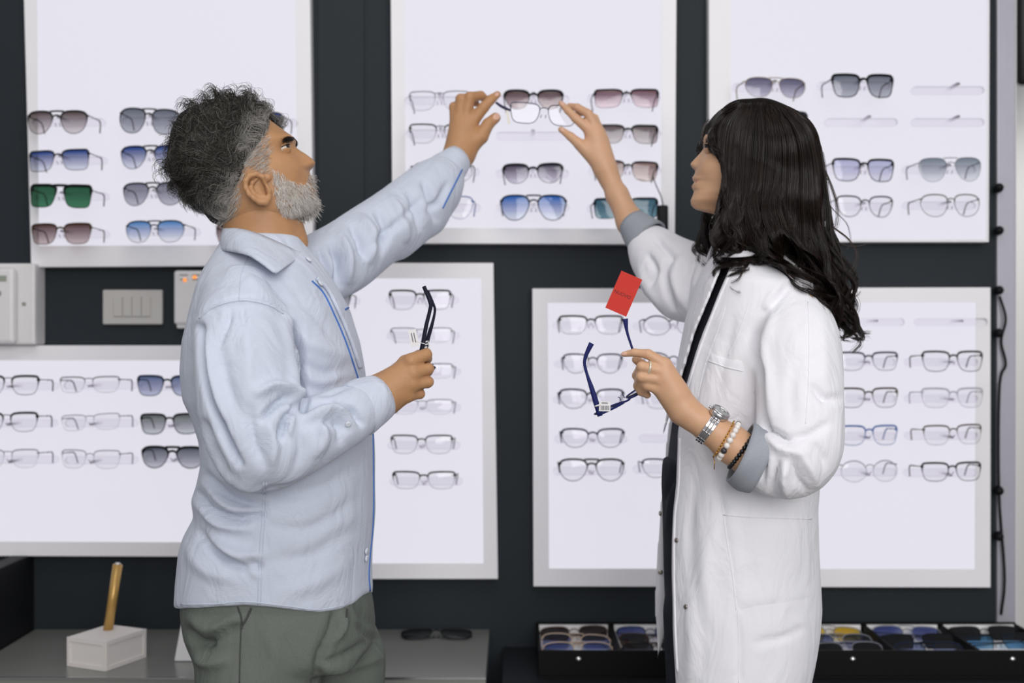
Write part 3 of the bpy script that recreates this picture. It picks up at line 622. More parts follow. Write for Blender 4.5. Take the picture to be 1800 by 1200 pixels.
def head(org, Y, tilt, sgn, full, back, width, yaw=0.0, pivot=None, eye_h=38, nose_w=(0.007, 0.017), n=150, m=140, eyedep=0.010):
    """head from its profile: full = [(px,py,flag)] crown to under-chin; flag b marks the face plane without nose and lips"""
    ct, sn = math.cos(tilt), math.sin(tilt)
    def loc(x, y): dx = (x - org[0]) * sgn; dy = -(y - org[1]); return dx * ct + dy * sn, -dx * sn + dy * ct
    f = np.array([loc(x, y) for x, y, _ in full]); fb = np.array([loc(x, y) for x, y, q in full if q == 'b'])
    o = np.argsort(f[:, 1]); f = f[o]; o = np.argsort(fb[:, 1]); fb = fb[o]
    b = np.array(back, float); wd = np.array(width, float)
    b = b[np.argsort(b[:, 0])]; wd = wd[np.argsort(wd[:, 0])]
    hs = f[0, 1] + (f[-1, 1] - f[0, 1]) * (0.5 - 0.5 * np.cos(np.linspace(0, np.pi, n)))
    hs = 0.5 * hs + 0.5 * np.linspace(f[0, 1], f[-1, 1], n)
    sm = lambda a: np.convolve(np.pad(a, 3, 'edge'), np.ones(7) / 7, 'valid')
    af = np.interp(hs, f[:, 1], f[:, 0]); ab = sm(np.interp(hs, fb[:, 1], fb[:, 0])); bk = sm(np.interp(hs, b[:, 0], b[:, 1])); ww = sm(np.interp(hs, wd[:, 0], wd[:, 1]))
    s = Y / F; th = np.linspace(0, 2 * np.pi, m, endpoint=False); c, sI = np.cos(th), np.sin(th)
    # more samples near the front
    th = th - 0.55 * np.sin(th); c, sI = np.cos(th), np.sin(th)
    V = np.zeros((n, m, 3)); hn = hs[:, None]
    ctr = (0.42 * ab + 0.58 * bk)[:, None]; ctr = np.minimum(ctr, ab[:, None] - 2)
    e = 2.25; k = (np.abs(c) ** e + np.abs(sI) ** e) ** (-1 / e)
    A = np.where(c[None] > 0, ab[:, None] - ctr, ctr - bk[:, None])
    a = ctr + A * (c * k)[None]; y = ww[:, None] * (sI * k)[None]
    front = smooth01(c, 0.0, 0.5)[None]; ym = y * s
    nose = np.clip(af - ab, 0, None)[:, None]; lips = (af - ab)[:, None]
    nz = smooth01(hs, eye_h + 12, eye_h - 40)[:, None]; sig = nose_w[0] + (nose_w[1] - nose_w[0]) * nz
    isn = ((hs > loc_nose[0]) & (hs < loc_nose[1]))[:, None]
    a = a + np.where(isn, nose * np.exp(-(np.abs(ym) / sig) ** 2.4), lips * np.exp(-(ym / 0.024) ** 2)) * front
    g = lambda h0, y0, sh, sy: np.exp(-((hn - h0) / sh) ** 2 - ((np.abs(ym) - y0) / sy) ** 2) * front
    px = 1 / s
    a = a - eyedep * px * g(eye_h, 0.031, 13, 0.017) + 0.0035 * px * g(eye_h + 19, 0.028, 8, 0.022) + 0.004 * px * g(eye_h - 32, 0.044, 18, 0.018)
    a = a - 0.003 * px * g(eye_h - 62, 0.036, 14, 0.012)
    y = y + np.sign(y) * 0.004 * px * np.exp(-((hn - (eye_h - 28)) / 16) ** 2) * smooth01(c, -0.1, 0.4)[None] * smooth01(0.9 - c, 0, 0.4)[None]
    # back to pixels, then world
    dx = a * ct - hn * sn; dyy = a * sn + hn * ct
    X = (org[0] + sgn * dx - 900) * s; Z = CH - (org[1] - dyy - 600) * s; Yw = Y + y * s
    V = np.stack([X, Yw, Z], 2).reshape(-1, 3); Fc = []
    i = np.arange(n * m).reshape(n, m); q = np.stack([i[:-1], np.roll(i[:-1], -1, 1), np.roll(i[1:], -1, 1), i[1:]], 2).reshape(-1, 4)
    if sgn < 0: q = q[:, ::-1]
    if yaw:
        pv = pivot; d = V - pv; V = np.stack([d[:, 0] * math.cos(yaw) - d[:, 1] * math.sin(yaw), d[:, 0] * math.sin(yaw) + d[:, 1] * math.cos(yaw), d[:, 2]], 1) + pv
    return V, q[:, ::-1]
def eyelids(c, sg, el, m_, par, R_, up, lo):
    for nm, e0, e1 in (('upper_eyelid', up, 1.5), ('lower_eyelid', lo, -1.3)):
        nu, nv = 18, 8; G_ = np.zeros((nv, nu, 3))
        for i in range(nv):
            for j in range(nu):
                az = -1.5 + 3.0 * j / (nu - 1); e = e0 + (e1 - e0) * i / (nv - 1); e = e * (1 - .55 * (az / 1.5) ** 2 * (1 - i / (nv - 1))); rr = R_ + .0010 + .0006 * math.sin(math.pi * min(1, i / 2.0))
                v = np.array([math.cos(e) * math.cos(az), math.cos(e) * math.sin(az), math.sin(e)]); G_[i, j] = c + rr * np.array([sg * (v[0] * math.cos(el) - v[2] * math.sin(el)), v[1], v[0] * math.sin(el) + v[2] * math.cos(el)])
        k_ = np.arange(nv * nu).reshape(nv, nu); q = np.stack([k_[:-1, :-1], k_[:-1, 1:], k_[1:, 1:], k_[1:, :-1]], 2).reshape(-1, 4); mk(nm, G_.reshape(-1, 3), q, m_, par)
        if e0 > 0: mk('eyelash', *tube(G_[0] + (G_[0] - c) * .06, .0007, 5), mat('lash', (26, 20, 18), 0.6), par)
def hand(lst, palm, h=0.0017, k=0.006, extra=(), sm=3):
    pts = np.array([p for ch in list(lst) + list(palm) + list(extra) for p in ch], float)
    w = np.array([P(a[0], a[1], a[3]) for a in pts]); r = pts[:, 2] * pts[:, 3] / F
    fd = Field((w - r[:, None]).min(0) - .012, (w + r[:, None]).max(0) + .012, h)
    for ch in palm: fd.chain(ch, 0.012)
    for ch in extra: fd.chain(ch, 0.010)
    for ch in lst:
        g = Field(fd.lo, fd.lo + (fd.n - 1) * h, h); g.chain(ch, 0.0025); n_ = np.minimum(fd.n, g.n); sl = tuple(slice(0, x) for x in n_)
        fd.put(sl, g.f[sl], k * 0.55)
    return fd.mesh(sm)

# ------------------------------------------------------------------ the man
YM = 1.85
full = [(395, 186, 'b'), (425, 187, 'b'), (448, 194, 'b'), (466, 205, 'b'), (483, 217, 'b'), (499, 229, 'b'), (514, 240, 'b'), (518, 247, 'b'), (518.5, 255, 'b'), (522, 260, 'n'), (528, 264.5, 'n'), (536, 269.5, 'n'), (545, 276, 'n'), (551.5, 281.5, 'n'), (554, 286, 'n'), (552, 291, 'n'), (546, 295.5, 'n'), (542.5, 300, 'b'), (546, 309, 'b'), (548.5, 316, 'l'), (547, 322, 'l'), (551, 330, 'l'), (552, 335, 'l'), (550, 342, 'b'), (555, 352, 'b'), (555, 362, 'b'), (548, 374, 'b'), (536, 382, 'b'), (520, 388, 'b'), (505, 392, 'b')]
backM = [(160, 20), (155, -20), (146, -50), (130, -82), (110, -101), (89, -110), (60, -108), (30, -99), (0, -88), (-38, -78), (-60, -58), (-80, -20), (-100, 10)]
widM = [(160, 4), (156, 22), (148, 42), (133, 62), (112, 77), (89, 84), (60, 86), (30, 82), (0, 78), (-30, 73), (-55, 62), (-74, 44), (-84, 28), (-100, 8)]
loc_nose = (-4.5, 46)
hV, hF = head((454, 331), YM, math.radians(22), 1, full, backM, widM, nose_w=(0.0085, 0.0185))
parts = [(hV, hF)]
# neck
f = Field((-.48, 1.70, 1.30), (-.28, 2.0, 1.55), .004)
f.chain([(446, 342, 60, YM), (460, 385, 64, YM), (463, 425, 66, YM), (462, 480, 74, YM)], .01)
f.chain([(520, 402, 10, YM), (525, 425, 9, YM), (515, 450, 14, YM)], .02)
parts.append(f.mesh(2))
# ear (near side), cupped: rim, inner ridge, lobe, tragus
ye = YM - 0.077
f = Field(P(415, 372, ye) - .02, P(495, 295, ye) + .02, .0016)
E = lambda pts, k=.003: f.chain([(x, y, r, ye + d) for x, y, r, d in pts], k)
E([(470, 312, 8, .012), (455, 318, 12, .012), (450, 332, 13, .010), (460, 345, 11, .010)], .006)
E([(466, 322, 4, -.001), (462, 311, 4.2, -.006), (450, 305.5, 4.4, -.010), (438, 309, 4.6, -.013), (431.5, 318, 4.6, -.014), (432, 330, 4.4, -.013), (438, 341, 4.3, -.012), (447, 349, 4.4, -.010), (457, 355, 5.2, -.006), (466, 355, 6.2, -.003), (472, 349, 5, .000)], .003)
E([(452, 314, 3.2, -.004), (443, 321, 3.6, -.007), (441, 331, 3.6, -.007), (447, 340, 3.4, -.006), (457, 346, 3.4, -.004), (464, 344, 3.4, -.003)], .003)
E([(473, 344, 4, .002), (473, 335, 4.5, .001), (470, 329, 3.5, -.002)], .003)
parts.append(f.mesh(2))
# right hand (near): fist round the temple arms, back of the hand to the camera
y = 1.715
parts.append(hand(
 [[(722, 634, 13.5, y), (749, 623, 10.5, y + .012), (750, 630, 9.5, y + .036), (731, 636, 9, y + .05)],
  [(726, 655, 13.5, y), (753, 648, 10, y + .012), (752, 652, 9, y + .036), (733, 655, 9, y + .05)],
  [(724, 675, 13, y + .002), (753, 671, 9.5, y + .014), (751, 673, 9, y + .036), (732, 675, 9, y + .05)],
  [(716, 694, 12, y + .006), (738, 692, 9, y + .020), (738, 692, 8.5, y + .040), (722, 692, 8, y + .05)],
  [(690, 662, 15, y + .035), (712, 636, 12, y + .05), (737, 625, 10, y + .052), (750, 620, 9, y + .046)]],
 [[(672, 693, 33, y + .012), (722, 634, 13, y + .004)], [(672, 693, 33, y + .012), (726, 655, 14, y + .002)], [(672, 697, 32, y + .012), (724, 675, 13.5, y + .004)], [(674, 698, 28, y + .012), (716, 694, 13, y + .008)], [(690, 672, 20, y + .01), (712, 668, 20, y + .012)]],
 extra=[[(615, 728, 36, y + .015), (650, 706, 36, y + .013), (672, 693, 34, y + .012)]]))
# left hand (raised): index and thumb reaching for the frame
y = 2.27
parts.append(hand(
 [[(830, 213, 12, y), (850, 189, 9.6, y - .004), (863, 175, 8.4, y), (874.5, 166, 6.2, y + .004)],
  [(818, 203, 12, y - .002), (826, 171, 9.6, y - .008), (845, 168, 8.2, y + .012), (857, 177, 6.6, y + .028)],
  [(808, 204, 11.5, y), (810, 174, 9.2, y - .004), (827, 172, 8.2, y + .022), (836, 181, 6.8, y + .036)],
  [(801, 213, 10.5, y + .004), (798, 188, 8.6, y + .004), (810, 183, 7.4, y + .028), (818, 190, 6.4, y + .04)],
  [(822, 258, 17, y), (845, 240, 13.5, y - .004), (858, 218, 10.5, y - .002), (871, 207, 9.2, y + .004)]],
 [[(808, 272, 23, y - .004), (829, 215, 13, y)], [(806, 270, 23, y - .004), (818, 206, 13, y)], [(806, 268, 22, y - .002), (808, 207, 12, y + .002)], [(804, 268, 20, y), (803, 216, 11, y + .005)], [(815, 268, 20, y - .004), (836, 246, 14, y - .004)]],
 extra=[[(772, 318, 27, y - .05), (795, 290, 25, y - .02), (808, 270, 23, y - .004)]]))
# the rest of the body under the clothes
f = Field((-.56, 1.5, 0.0), (0.02, 2.3, 1.46), .011)
f.loft([(440, 420, 520, .08), (500, 385, 570, .14), (600, 360, 605, .14), (750, 385, 620, .14), (900, 385, 610, .13), (1050, 385, 600, .13), (1120, 395, 590, .12)], YM, .02)
f.chain([(435, 530, 55, 1.70), (445, 700, 48, 1.64), (462, 790, 42, 1.63), (620, 722, 36, 1.70)], .02)
f.chain([(550, 470, 48, 2.0), (660, 405, 40, 2.10), (770, 320, 28, 2.22)], .02)
f.chain([(460, 1100, 68, 1.77), (458, 1500, 56, 1.76), (455, 1980, 40, 1.76), (520, 2010, 30, 1.76)], .02); f.chain([(580, 1100, 75, 1.94), (590, 1500, 55, 1.94), (590, 1850, 36, 1.94), (650, 1885, 28, 1.94)], .02)
parts.append(f.mesh(1))
V, Fc = cat_(*parts)
Fc = np.array(Fc)
man = mk('person', V, Fc, M_skinM, org=(P(500, 0, YM)[0], YM, 0.0))
tag(man, 'grey-haired bearded man in pale blue shirt reaching up to the glasses', 'person')
headM = bvh(hV, hF)

# eyes, brow
for s in (-1, 1):
    c = P(503, 267.5, YM) + np.array([0, s * .0262, 0])
    e = mk('eye', *ellipsoid(c, .0112, .0112, .0112, 20, 14), M_eye, man)
    d = np.array([math.cos(math.radians(24)), -.22, math.sin(math.radians(24))]); d /= np.linalg.norm(d); mk('iris', *disc(c + d * .0093, d, .0066, .0010, 18, .0016), M_iris, e)
    eyelids(c, 1, math.radians(24), M_skinM, man, .0112, .26, -.20)

# ------------------------------------------------------------------ shirt
f = Field((-.56, 1.50, .84), (0.02, 2.33, 1.70), .0042)
f.loft([(415, 398, 528, .070), (440, 386, 544, .085), (458, 377, 560, .112), (478, 368, 574, .146), (505, 358, 590, .170), (545, 347, 612, .182), (600, 332, 629, .182), (650, 329, 638, .180), (700, 334, 645, .176), (730, 348, 650, .173), (770, 361, 655, .172), (810, 364, 657, .172), (845, 356, 657, .174), (870, 347, 657, .176), (900, 352, 657, .176), (935, 334, 655, .178), (960, 326, 653, .178), (1010, 320, 651, .178), (1090, 316, 652, .178)], YM, .01, 2.25)
f.chain([(430, 545, 74, 1.715), (425, 600, 80, 1.665), (433, 680, 83, 1.635), (450, 765, 83, 1.625), (478, 790, 66, 1.625), (540, 766, 58, 1.64), (590, 740, 51, 1.67), (622, 723, 46, 1.69)], .012, n=18)
f.chain([(545, 478, 54, 1.985), (600, 455, 57, 2.03), (650, 417, 53, 2.08), (700, 382, 50, 2.13), (750, 341, 47, 2.19), (778, 312, 37, 2.225)], .02, n=14)
f.chain([(700, 425, 28, 2.12), (752, 383, 28, 2.18), (775, 352, 24, 2.22)], .02)        # loose cloth under the raised forearm
# hem: cut below a curved line, front tail lower, near side raised at the seam
sl, X, Yy, Z = f.sub(f.lo, f.lo + f.n * f.h); uu = 900 + F * X / Yy
hem = np.interp(uu.ravel(), [300, 318, 360, 430, 470, 520, 560, 600, 622, 640, 652, 670], [1069, 1069, 1067, 1063, 1066, 1073, 1077, 1071, 1060, 1043, 1040, 1046]).reshape(uu.shape)
cut = (600 - F * (Z - CH) / Yy - hem) * Yy / F
f.f[sl] = np.maximum(f.f[sl], cut.astype(np.float32))
V, Fc = f.mesh(3)
V = wob(V, Fc, .0007, 26, 3)
V = folds(V, Fc, [
 ([(350, 558), (378, 538), (425, 527), (470, 534), (500, 550), (516, 585)], .0022, 4, 's'),
 ([(516, 575), (527, 620), (532, 670), (535, 715)], -.018, 6, 'r'), ([(500, 560), (512, 600), (517, 650), (518, 700)], .004, 7, 'r'),
 ([(352, 575), (358, 640), (370, 700), (392, 760), (420, 815)], -.012, 5, 'r'), ([(362, 590), (372, 660), (388, 730)], .003, 7, 'r'),
 ([(455, 690), (480, 678), (508, 688), (530, 708)], .006, 7, 'r'), ([(462, 738), (485, 712), (505, 698)], -.006, 5, 'r'), ([(490, 770), (503, 740), (516, 716)], -.007, 5, 'r'), ([(505, 715), (512, 735), (508, 760)], .004, 5, 'r'),
 ([(440, 720), (445, 770), (465, 815)], -.003, 9, 'r'), ([(470, 740), (480, 780), (478, 820)], .0035, 9, 'r'),
 ([(535, 716), (560, 706), (585, 702)], -.006, 5, 'r'), ([(548, 728), (580, 720), (610, 722)], .0045, 7, 'r'), ([(540, 745), (575, 742), (612, 752)], -.0035, 6, 'r'),
 ([(600, 712), (622, 722), (635, 745)], -.006, 4, 'r'), ([(585, 725), (600, 745), (598, 775)], -.004, 6, 'r'), ([(560, 735), (570, 765), (560, 795)], .004, 8, 'r'), ([(525, 760), (530, 790), (520, 825)], -.0025, 8, 'r'),
 ([(385, 610), (400, 680), (425, 740)], -.0025, 12, 'r'), ([(430, 570), (437, 640), (445, 700)], .002, 14, 'r'), ([(405, 545), (398, 570), (385, 600)], -.003, 5, 'r'), ([(425, 540), (430, 575)], -.0025, 4, 'r'),
 ([(346, 866), (372, 897), (415, 911), (460, 904)], -.007, 6, 'r'), ([(350, 885), (390, 922), (440, 930)], .004, 8, 'r'), ([(368, 838), (395, 868), (430, 884), (462, 886)], -.005, 6, 'r'), ([(360, 850), (400, 890), (445, 896)], .003, 6, 'r'),
 ([(350, 935), (380, 972), (420, 992), (455, 996)], -.0055, 7, 'r'), ([(370, 945), (415, 970), (460, 975)], .004, 9, 'r'), ([(392, 962), (432, 990), (452, 1010)], .003, 7, 'r'), ([(330, 960), (360, 1000), (420, 1020)], .0025, 12, 'r'),
 ([(358, 745), (372, 790), (395, 830)], -.005, 7, 'r'), ([(372, 820), (410, 850), (450, 862)], .003, 8, 'r'),
 ([(475, 925), (540, 930), (590, 905), (620, 880)], -.0022, 10, 'r'), ([(480, 985), (550, 975), (620, 930)], -.002, 12, 'r'), ([(500, 1040), (560, 1020), (610, 985)], .0018, 14, 'r'), ([(470, 860), (520, 868), (580, 850), (630, 815)], -.0025, 12, 'r'),
 ([(535, 640), (570, 655), (600, 650)], -.0025, 9, 'r'), ([(540, 680), (575, 685), (615, 670)], -.003, 8, 'r'), ([(535, 600), (575, 615), (612, 630)], .002, 10, 'r'),
 ([(470, 490), (500, 520), (540, 545)], -.0022, 8, 'r'), ([(400, 470), (440, 490), (470, 520)], .0015, 10, 'r'), ([(505, 500), (545, 540), (590, 600)], -.0018, 7, 'r'),
 ([(583, 432), (596, 460), (597, 500)], -.008, 6, 'r', (1.9, 9)), ([(600, 415), (612, 450), (612, 490)], .005, 7, 'r', (1.9, 9)), ([(618, 398), (632, 420), (640, 450)], -.006, 5, 'r', (1.9, 9)), ([(560, 440), (575, 470), (590, 510)], -.005, 5, 'r', (1.9, 9)),
 ([(640, 385), (655, 415), (650, 455)], .005, 7, 'r', (1.9, 9)), ([(665, 375), (680, 405), (672, 440)], -.005, 6, 'r', (1.9, 9)), ([(690, 350), (705, 380), (715, 420)], .004, 7, 'r', (1.9, 9)), ([(720, 340), (735, 370), (738, 400)], -.005, 6, 'r', (1.9, 9)), ([(745, 320), (758, 350), (765, 385)], -.005, 5, 'r', (1.9, 9)), ([(640, 440), (690, 400), (740, 350)], -.003, 6, 'r', (1.9, 9)), ([(755, 372), (775, 350), (785, 325)], -.004, 5, 'r', (1.9, 9)),
], 2.9)
shirt = mk('shirt', V, Fc, M_shirt, man); shirt['label'] = 'pale blue long-sleeved cotton shirt'
ts = bvh(V, Fc)
# seams
for pts in ([(437, 446), (425, 480), (420, 526)], [(350, 560), (376, 540), (421, 528), (468, 535), (498, 551)], [(468, 848), (467, 900), (462, 960), (458, 1062)], [(463, 848), (462, 900), (457, 960), (453, 1062)], [(318, 1062), (380, 1061), (430, 1057), (500, 1064), (560, 1071), (610, 1062)]):
    V_, F_ = seam(ts, pts)
    if len(V_): mk('seam', V_, F_, M_shirt, shirt)
# placket: raised band with a blue inner edge, buttons
pl = [(548, 494), (568, 515), (588, 555), (607, 600), (624, 650), (636, 690), (645, 760), (648, 860), (646, 930), (642, 980), (645, 1036)]
for q in (pl[:6], [(655, 762), (656, 860), (655, 920), (650, 975), (648, 1010), (650, 1038)]):
    V_, F_ = seam(ts, q, .0014, .0006, 50, 8)
    if len(V_): mk('placket_edge', V_, F_, M_shirtB, shirt)
V_, F_ = seam(ts, [(x + 6, y - 3) for x, y in pl[:5]], .0030, .0035, 50, 8); mk('placket_band', V_, F_, M_shirt, shirt)
for x, y in ((541, 458), (561, 499), (641, 968), (641, 981)):
    p, n_ = hit(ts, x, y, .0035)
    if p is not None: mk('button', *disc(p, n_, .0052, .0014, 14), M_btn, shirt)
# near collar leaf and far leaf, wrapped round the neck
def leaf(top, bot, nm, parent, m_, th=.0016):
    """two polylines (px, py, Y) -> a sheet with thickness"""
    a = catmull(top, 26); b = catmull(bot, 26); rows = []
    for u in np.linspace(0, 1, 8):
        bul = math.sin(u * math.pi) * 0.006
        rows.append([P(*(q0 * (1 - u) + q1 * u)) + np.array([0, -bul * (1 if q0[2] < YM else -1), 0]) for q0, q1 in zip(a, b)])
    G_ = np.array(rows); n, m, _ = G_.shape; du = np.gradient(G_, axis=1); dv = np.gradient(G_, axis=0); nn = np.cross(du, dv); nn /= np.linalg.norm(nn, axis=2)[..., None] + 1e-9
    V = np.vstack([(G_ + nn * th).reshape(-1, 3), (G_ - nn * th).reshape(-1, 3)]); i = np.arange(n * m).reshape(n, m); N_ = n * m; Fc = []
    for r in range(n - 1):
        for c in range(m - 1):
            q = [i[r, c], i[r, c + 1], i[r + 1, c + 1], i[r + 1, c]]; Fc.append(q[::-1]); Fc.append([x + N_ for x in q])
    bd = list(i[0]) + list(i[1:, -1]) + list(i[-1, -2::-1]) + list(i[-2:0:-1, 0])
    for x, y_ in zip(bd, bd[1:] + bd[:1]): Fc.append([x, y_, y_ + N_, x + N_])
    return mk(nm, V, Fc, m_, parent)
leaf([(392, 402, 1.85), (397, 402, 1.80), (422, 403, 1.77), (455, 412, 1.762), (490, 427, 1.768), (518, 440, 1.785), (537, 448, 1.815)],
     [(388, 438, 1.85), (391, 440, 1.78), (412, 443, 1.725), (438, 449, 1.690), (462, 464, 1.672), (478, 476, 1.666), (487, 480, 1.67)], 'collar', shirt, M_shirt)
leaf([(392, 402, 1.85), (397, 402, 1.90), (422, 403, 1.935), (455, 412, 1.94), (490, 427, 1.935), (518, 440, 1.915), (537, 448, 1.88)],
     [(390, 436, 1.85), (395, 440, 1.92), (420, 442, 1.97), (450, 449, 1.99), (490, 460, 1.99), (530, 470, 1.98), (560, 474, 1.96)], 'collar', shirt, M_shirt)
leaf([(487, 440, 1.745), (505, 441, 1.765), (520, 442, 1.785), (533, 444, 1.81), (541, 449, 1.84)], [(488, 468, 1.72), (508, 476, 1.735), (528, 484, 1.75), (545, 488, 1.775), (556, 490, 1.81)], 'collar_stand', shirt, M_shirt)
# cuffs
def cuff(c0, r0, c1, r1, nm, parent, m_, th=.0018, n=36, sq=1.0, bow=0.0):
    """open tube from c0 to c1 (world), with thickness"""
    ax = c1 - c0; L_ = np.linalg.norm(ax); ax = ax / L_; a = np.cross(ax, [0, 1.0, 0]); a /= np.linalg.norm(a); b = np.cross(ax, a); V = []
    prof = [(u, r0 + (r1 - r0) * u + bow * math.sin(u * math.pi)) for u in np.linspace(0, 1, 7)]
    prof = [(u, r + th) for u, r in prof] + [(u, r - th) for u, r in prof[::-1]]
    for u, r in prof:
        for k_ in range(n):
            q = 2 * math.pi * k_ / n; wv = 1 + .03 * math.sin(3 * q + 4 * u); V.append(c0 + ax * L_ * u + r * wv * (math.cos(q) * a + sq * math.sin(q) * b))
    m = len(prof); Fc = [[i * n + k_, i * n + (k_ + 1) % n, ((i + 1) % m) * n + (k_ + 1) % n, ((i + 1) % m) * n + k_] for i in range(m) for k_ in range(n)]
    return mk(nm, V, Fc, m_, parent)
cuff(P(626, 722, 1.695), S(48, 1.69), P(668, 695, 1.722), S(39, 1.72), 'cuff', shirt, M_shirt, bow=.002)
cuff(P(768, 318, 2.215), S(36, 2.22), P(805, 278, 2.255), S(24, 2.26), 'cuff', shirt, M_shirt, bow=.002)
V_, F_ = seam(ts, [(812, 298), (800, 322), (787, 348), (778, 366)], .0016, .0004, 24)
if len(V_): mk('cuff_edge', V_, F_, M_shirtB, shirt)
p, n_ = hit(ts, 612, 745, .001)
if p is not None: mk('button', *disc(p, n_, .0045, .0014, 12), M_btn, shirt)
# chest pocket edge on the far breast
V_, F_ = seam(ts, [(606, 544), (612, 541), (616, 539)], .0014, .0006, 12); 
if len(V_): mk('pocket_edge', V_, F_, M_shirtB, shirt)

# ------------------------------------------------------------------ trousers
f = Field((-.54, 1.60, .005), (-.16, 2.10, .99), .0062)
f.loft([(1000, 330, 640, .160), (1060, 328, 652, .172), (1100, 334, 656, .172), (1130, 346, 655, .168), (1150, 360, 640, .15)], YM, .02, 2.3)
f.chain([(450, 1110, 96, 1.765), (455, 1180, 106, 1.765), (456, 1260, 100, 1.765), (456, 1500, 84, 1.765), (456, 1980, 62, 1.765)], .012)
f.chain([(572, 1100, 82, 1.945), (586, 1160, 90, 1.945), (594, 1250, 84, 1.945), (596, 1500, 70, 1.945), (596, 1850, 55, 1.945)], .012)
V, Fc = f.mesh(3); V = wob(V, Fc, .0008, 30, 5)
V = folds(V, Fc, [([(330, 1110), (350, 1130), (372, 1133)], -.010, 6, 'r'), ([(345, 1150), (365, 1165), (395, 1160)], .006, 8, 'r'), ([(335, 1085), (370, 1105), (420, 1085)], .005, 8, 'r'), ([(360, 1130), (385, 1115), (420, 1100)], -.005, 6, 'r'), ([(590, 1075), (585, 1110), (565, 1150), (555, 1200)], -.006, 7, 'r'), ([(605, 1080), (596, 1110), (575, 1135)], .006, 6, 'r'), ([(570, 1165), (610, 1150), (650, 1125)], -.004, 5, 'r'), ([(575, 1180), (620, 1170), (668, 1155)], .005, 6, 'r'), ([(625, 1060), (645, 1090), (662, 1100)], -.004, 6, 'r'), ([(630, 1100), (655, 1120), (670, 1125)], -.005, 5, 'r'), ([(470, 1100), (480, 1150), (470, 1200)], .002, 14, 'r')])
trou = mk('trousers', V, Fc, M_trous, man); trou['label'] = 'grey cotton trousers'
tt = bvh(V, Fc)
for pts, r in (([(418, 1066), (424, 1085), (425, 1105)], .0014), ([(442, 1068), (434, 1085), (424, 1103)], .0018), ([(424, 1103), (422, 1150), (421, 1200)], .0010), ([(610, 1070), (609, 1085)], .0016)):
    V_, F_ = seam(tt, pts, r, .0004, 20)
    if len(V_): mk('pocket_seam', V_, F_, mat('trouser_seam', (70, 72, 70), 0.9), trou)

# ------------------------------------------------------------------ hair, beard, brows of the man
def inpoly(x, y, poly):
    c = False; n = len(poly)
    for i in range(n):
        (x0, y0), (x1, y1) = poly[i], poly[i - 1]
        if (y0 > y) != (y1 > y) and x < (x1 - x0) * (y - y0) / (y1 - y0) + x0: c = not c
    return c
def sample_poly(poly, n, r, soft=0.0):
    p = np.array(poly); lo, hi = p.min(0), p.max(0); out = []
    while len(out) < n:
        q = r.uniform(lo, hi)
        if inpoly(q[0], q[1], poly):
            if soft:
                e = np.roll(p, -1, 0) - p; t_ = np.clip(((q - p) * e).sum(1) / (e * e).sum(1), 0, 1); d = np.linalg.norm(q - p - t_[:, None] * e, axis=1).min()
                if r.uniform() > min(1, d / soft): continue
            out.append(q)
    return np.array(out)
def grow(tree, roots, dirf, lenf, curl, lift, m, r, Ymid, mirror=True, clump=0):
    """hairs that follow a flow over a surface seen from the side; copied to the far side"""
    out, keep = [], []
    if clump: cc = roots[r.choice(len(roots), clump, replace=False)]; ca = r.normal(0, .16, clump); cph = r.uniform(0, 6.28, clump); cfr = r.uniform(.8, 1.5, clump); clf = r.uniform(.1, 1, clump)
    for i, (x, y) in enumerate(roots):
        p, n = hit(tree, x, y)
        if p is None: continue
        L_ = lenf(x, y) * r.uniform(.7, 1.3); a0 = math.atan2(*dirf(x, y)[::-1]) + r.normal() * (.12 if clump else .22); ph = r.uniform(0, 6.28); fr = r.uniform(.8, 1.6); cA = curl(x, y)
        if clump: k_ = int(np.argmin(((cc - (x, y)) ** 2).sum(1))); a0 += ca[k_]; ph = cph[k_] + r.normal(0, .25); fr = cfr[k_] + r.normal(0, .06)
        lf = (r.uniform(.15, 1) if not clump else np.clip(clf[k_] + r.normal(0, .12), 0, 1.2)) * lift(x, y); q = np.array([x, y], float); Yl = p[1]; path = []
        for j in range(m):
            t_ = j / (m - 1); h_, n2 = hit(tree, q[0], q[1])
            if h_ is not None and abs(h_[1] - Yl) < .03: Yl = h_[1]
            w_ = P(q[0], q[1], Yl); path.append(w_ + (n2 if n2 is not None else n) * (lf * t_ + .0004))
            an = a0 + cA * math.sin(ph + fr * 5.0 * t_) ; q = q + (L_ / (m - 1)) * np.array([math.cos(an), math.sin(an)])
        out.append(path); keep.append(i)
    A = np.array(out); idx = np.array(keep)
    if mirror:
        B = A.copy(); B[..., 1] = 2 * Ymid - B[..., 1]; A = np.concatenate([A, B]); idx = np.concatenate([idx, idx])
    return A, idx
rm = np.random.default_rng(11)
f = Field((-.56, 1.73, 1.36), (-.34, 1.98, 1.72), .004)
for sd in (-.050, .050):
    f.chain([(458, 210, 17, YM + sd), (432, 236, 33, YM + sd), (402, 266, 42, YM + sd), (386, 310, 38, YM + sd), (386, 362, 26, YM + sd * .8)], .02)
    f.chain([(430, 205, 26, YM + sd * .75), (390, 225, 42, YM + sd * .85), (362, 270, 46, YM + sd * .85), (370, 320, 36, YM + sd * .85)], .02)
f.chain([(444, 207, 25, YM), (402, 217, 43, YM), (366, 247, 58, YM), (352, 286, 50, YM), (367, 331, 34, YM), (390, 376, 24, YM)], .012, sy=1.55)
V, Fc = f.mesh(3); V = wob(V, Fc, .002, 75, 21)
hairM = mk('hair', V, Fc, mat('hair_under', (34, 33, 29), 0.7, spec=0.2, bump=(300, .8)), man); hairM['label'] = 'short wavy grey and dark hair'
tm_ = bvh(V, Fc)
HP = [(470, 186), (480, 206), (470, 232), (454, 260), (430, 292), (410, 332), (396, 372), (394, 400), (366, 372), (340, 352), (312, 338), (296, 300), (298, 262), (325, 215), (355, 185), (395, 166), (440, 163)]
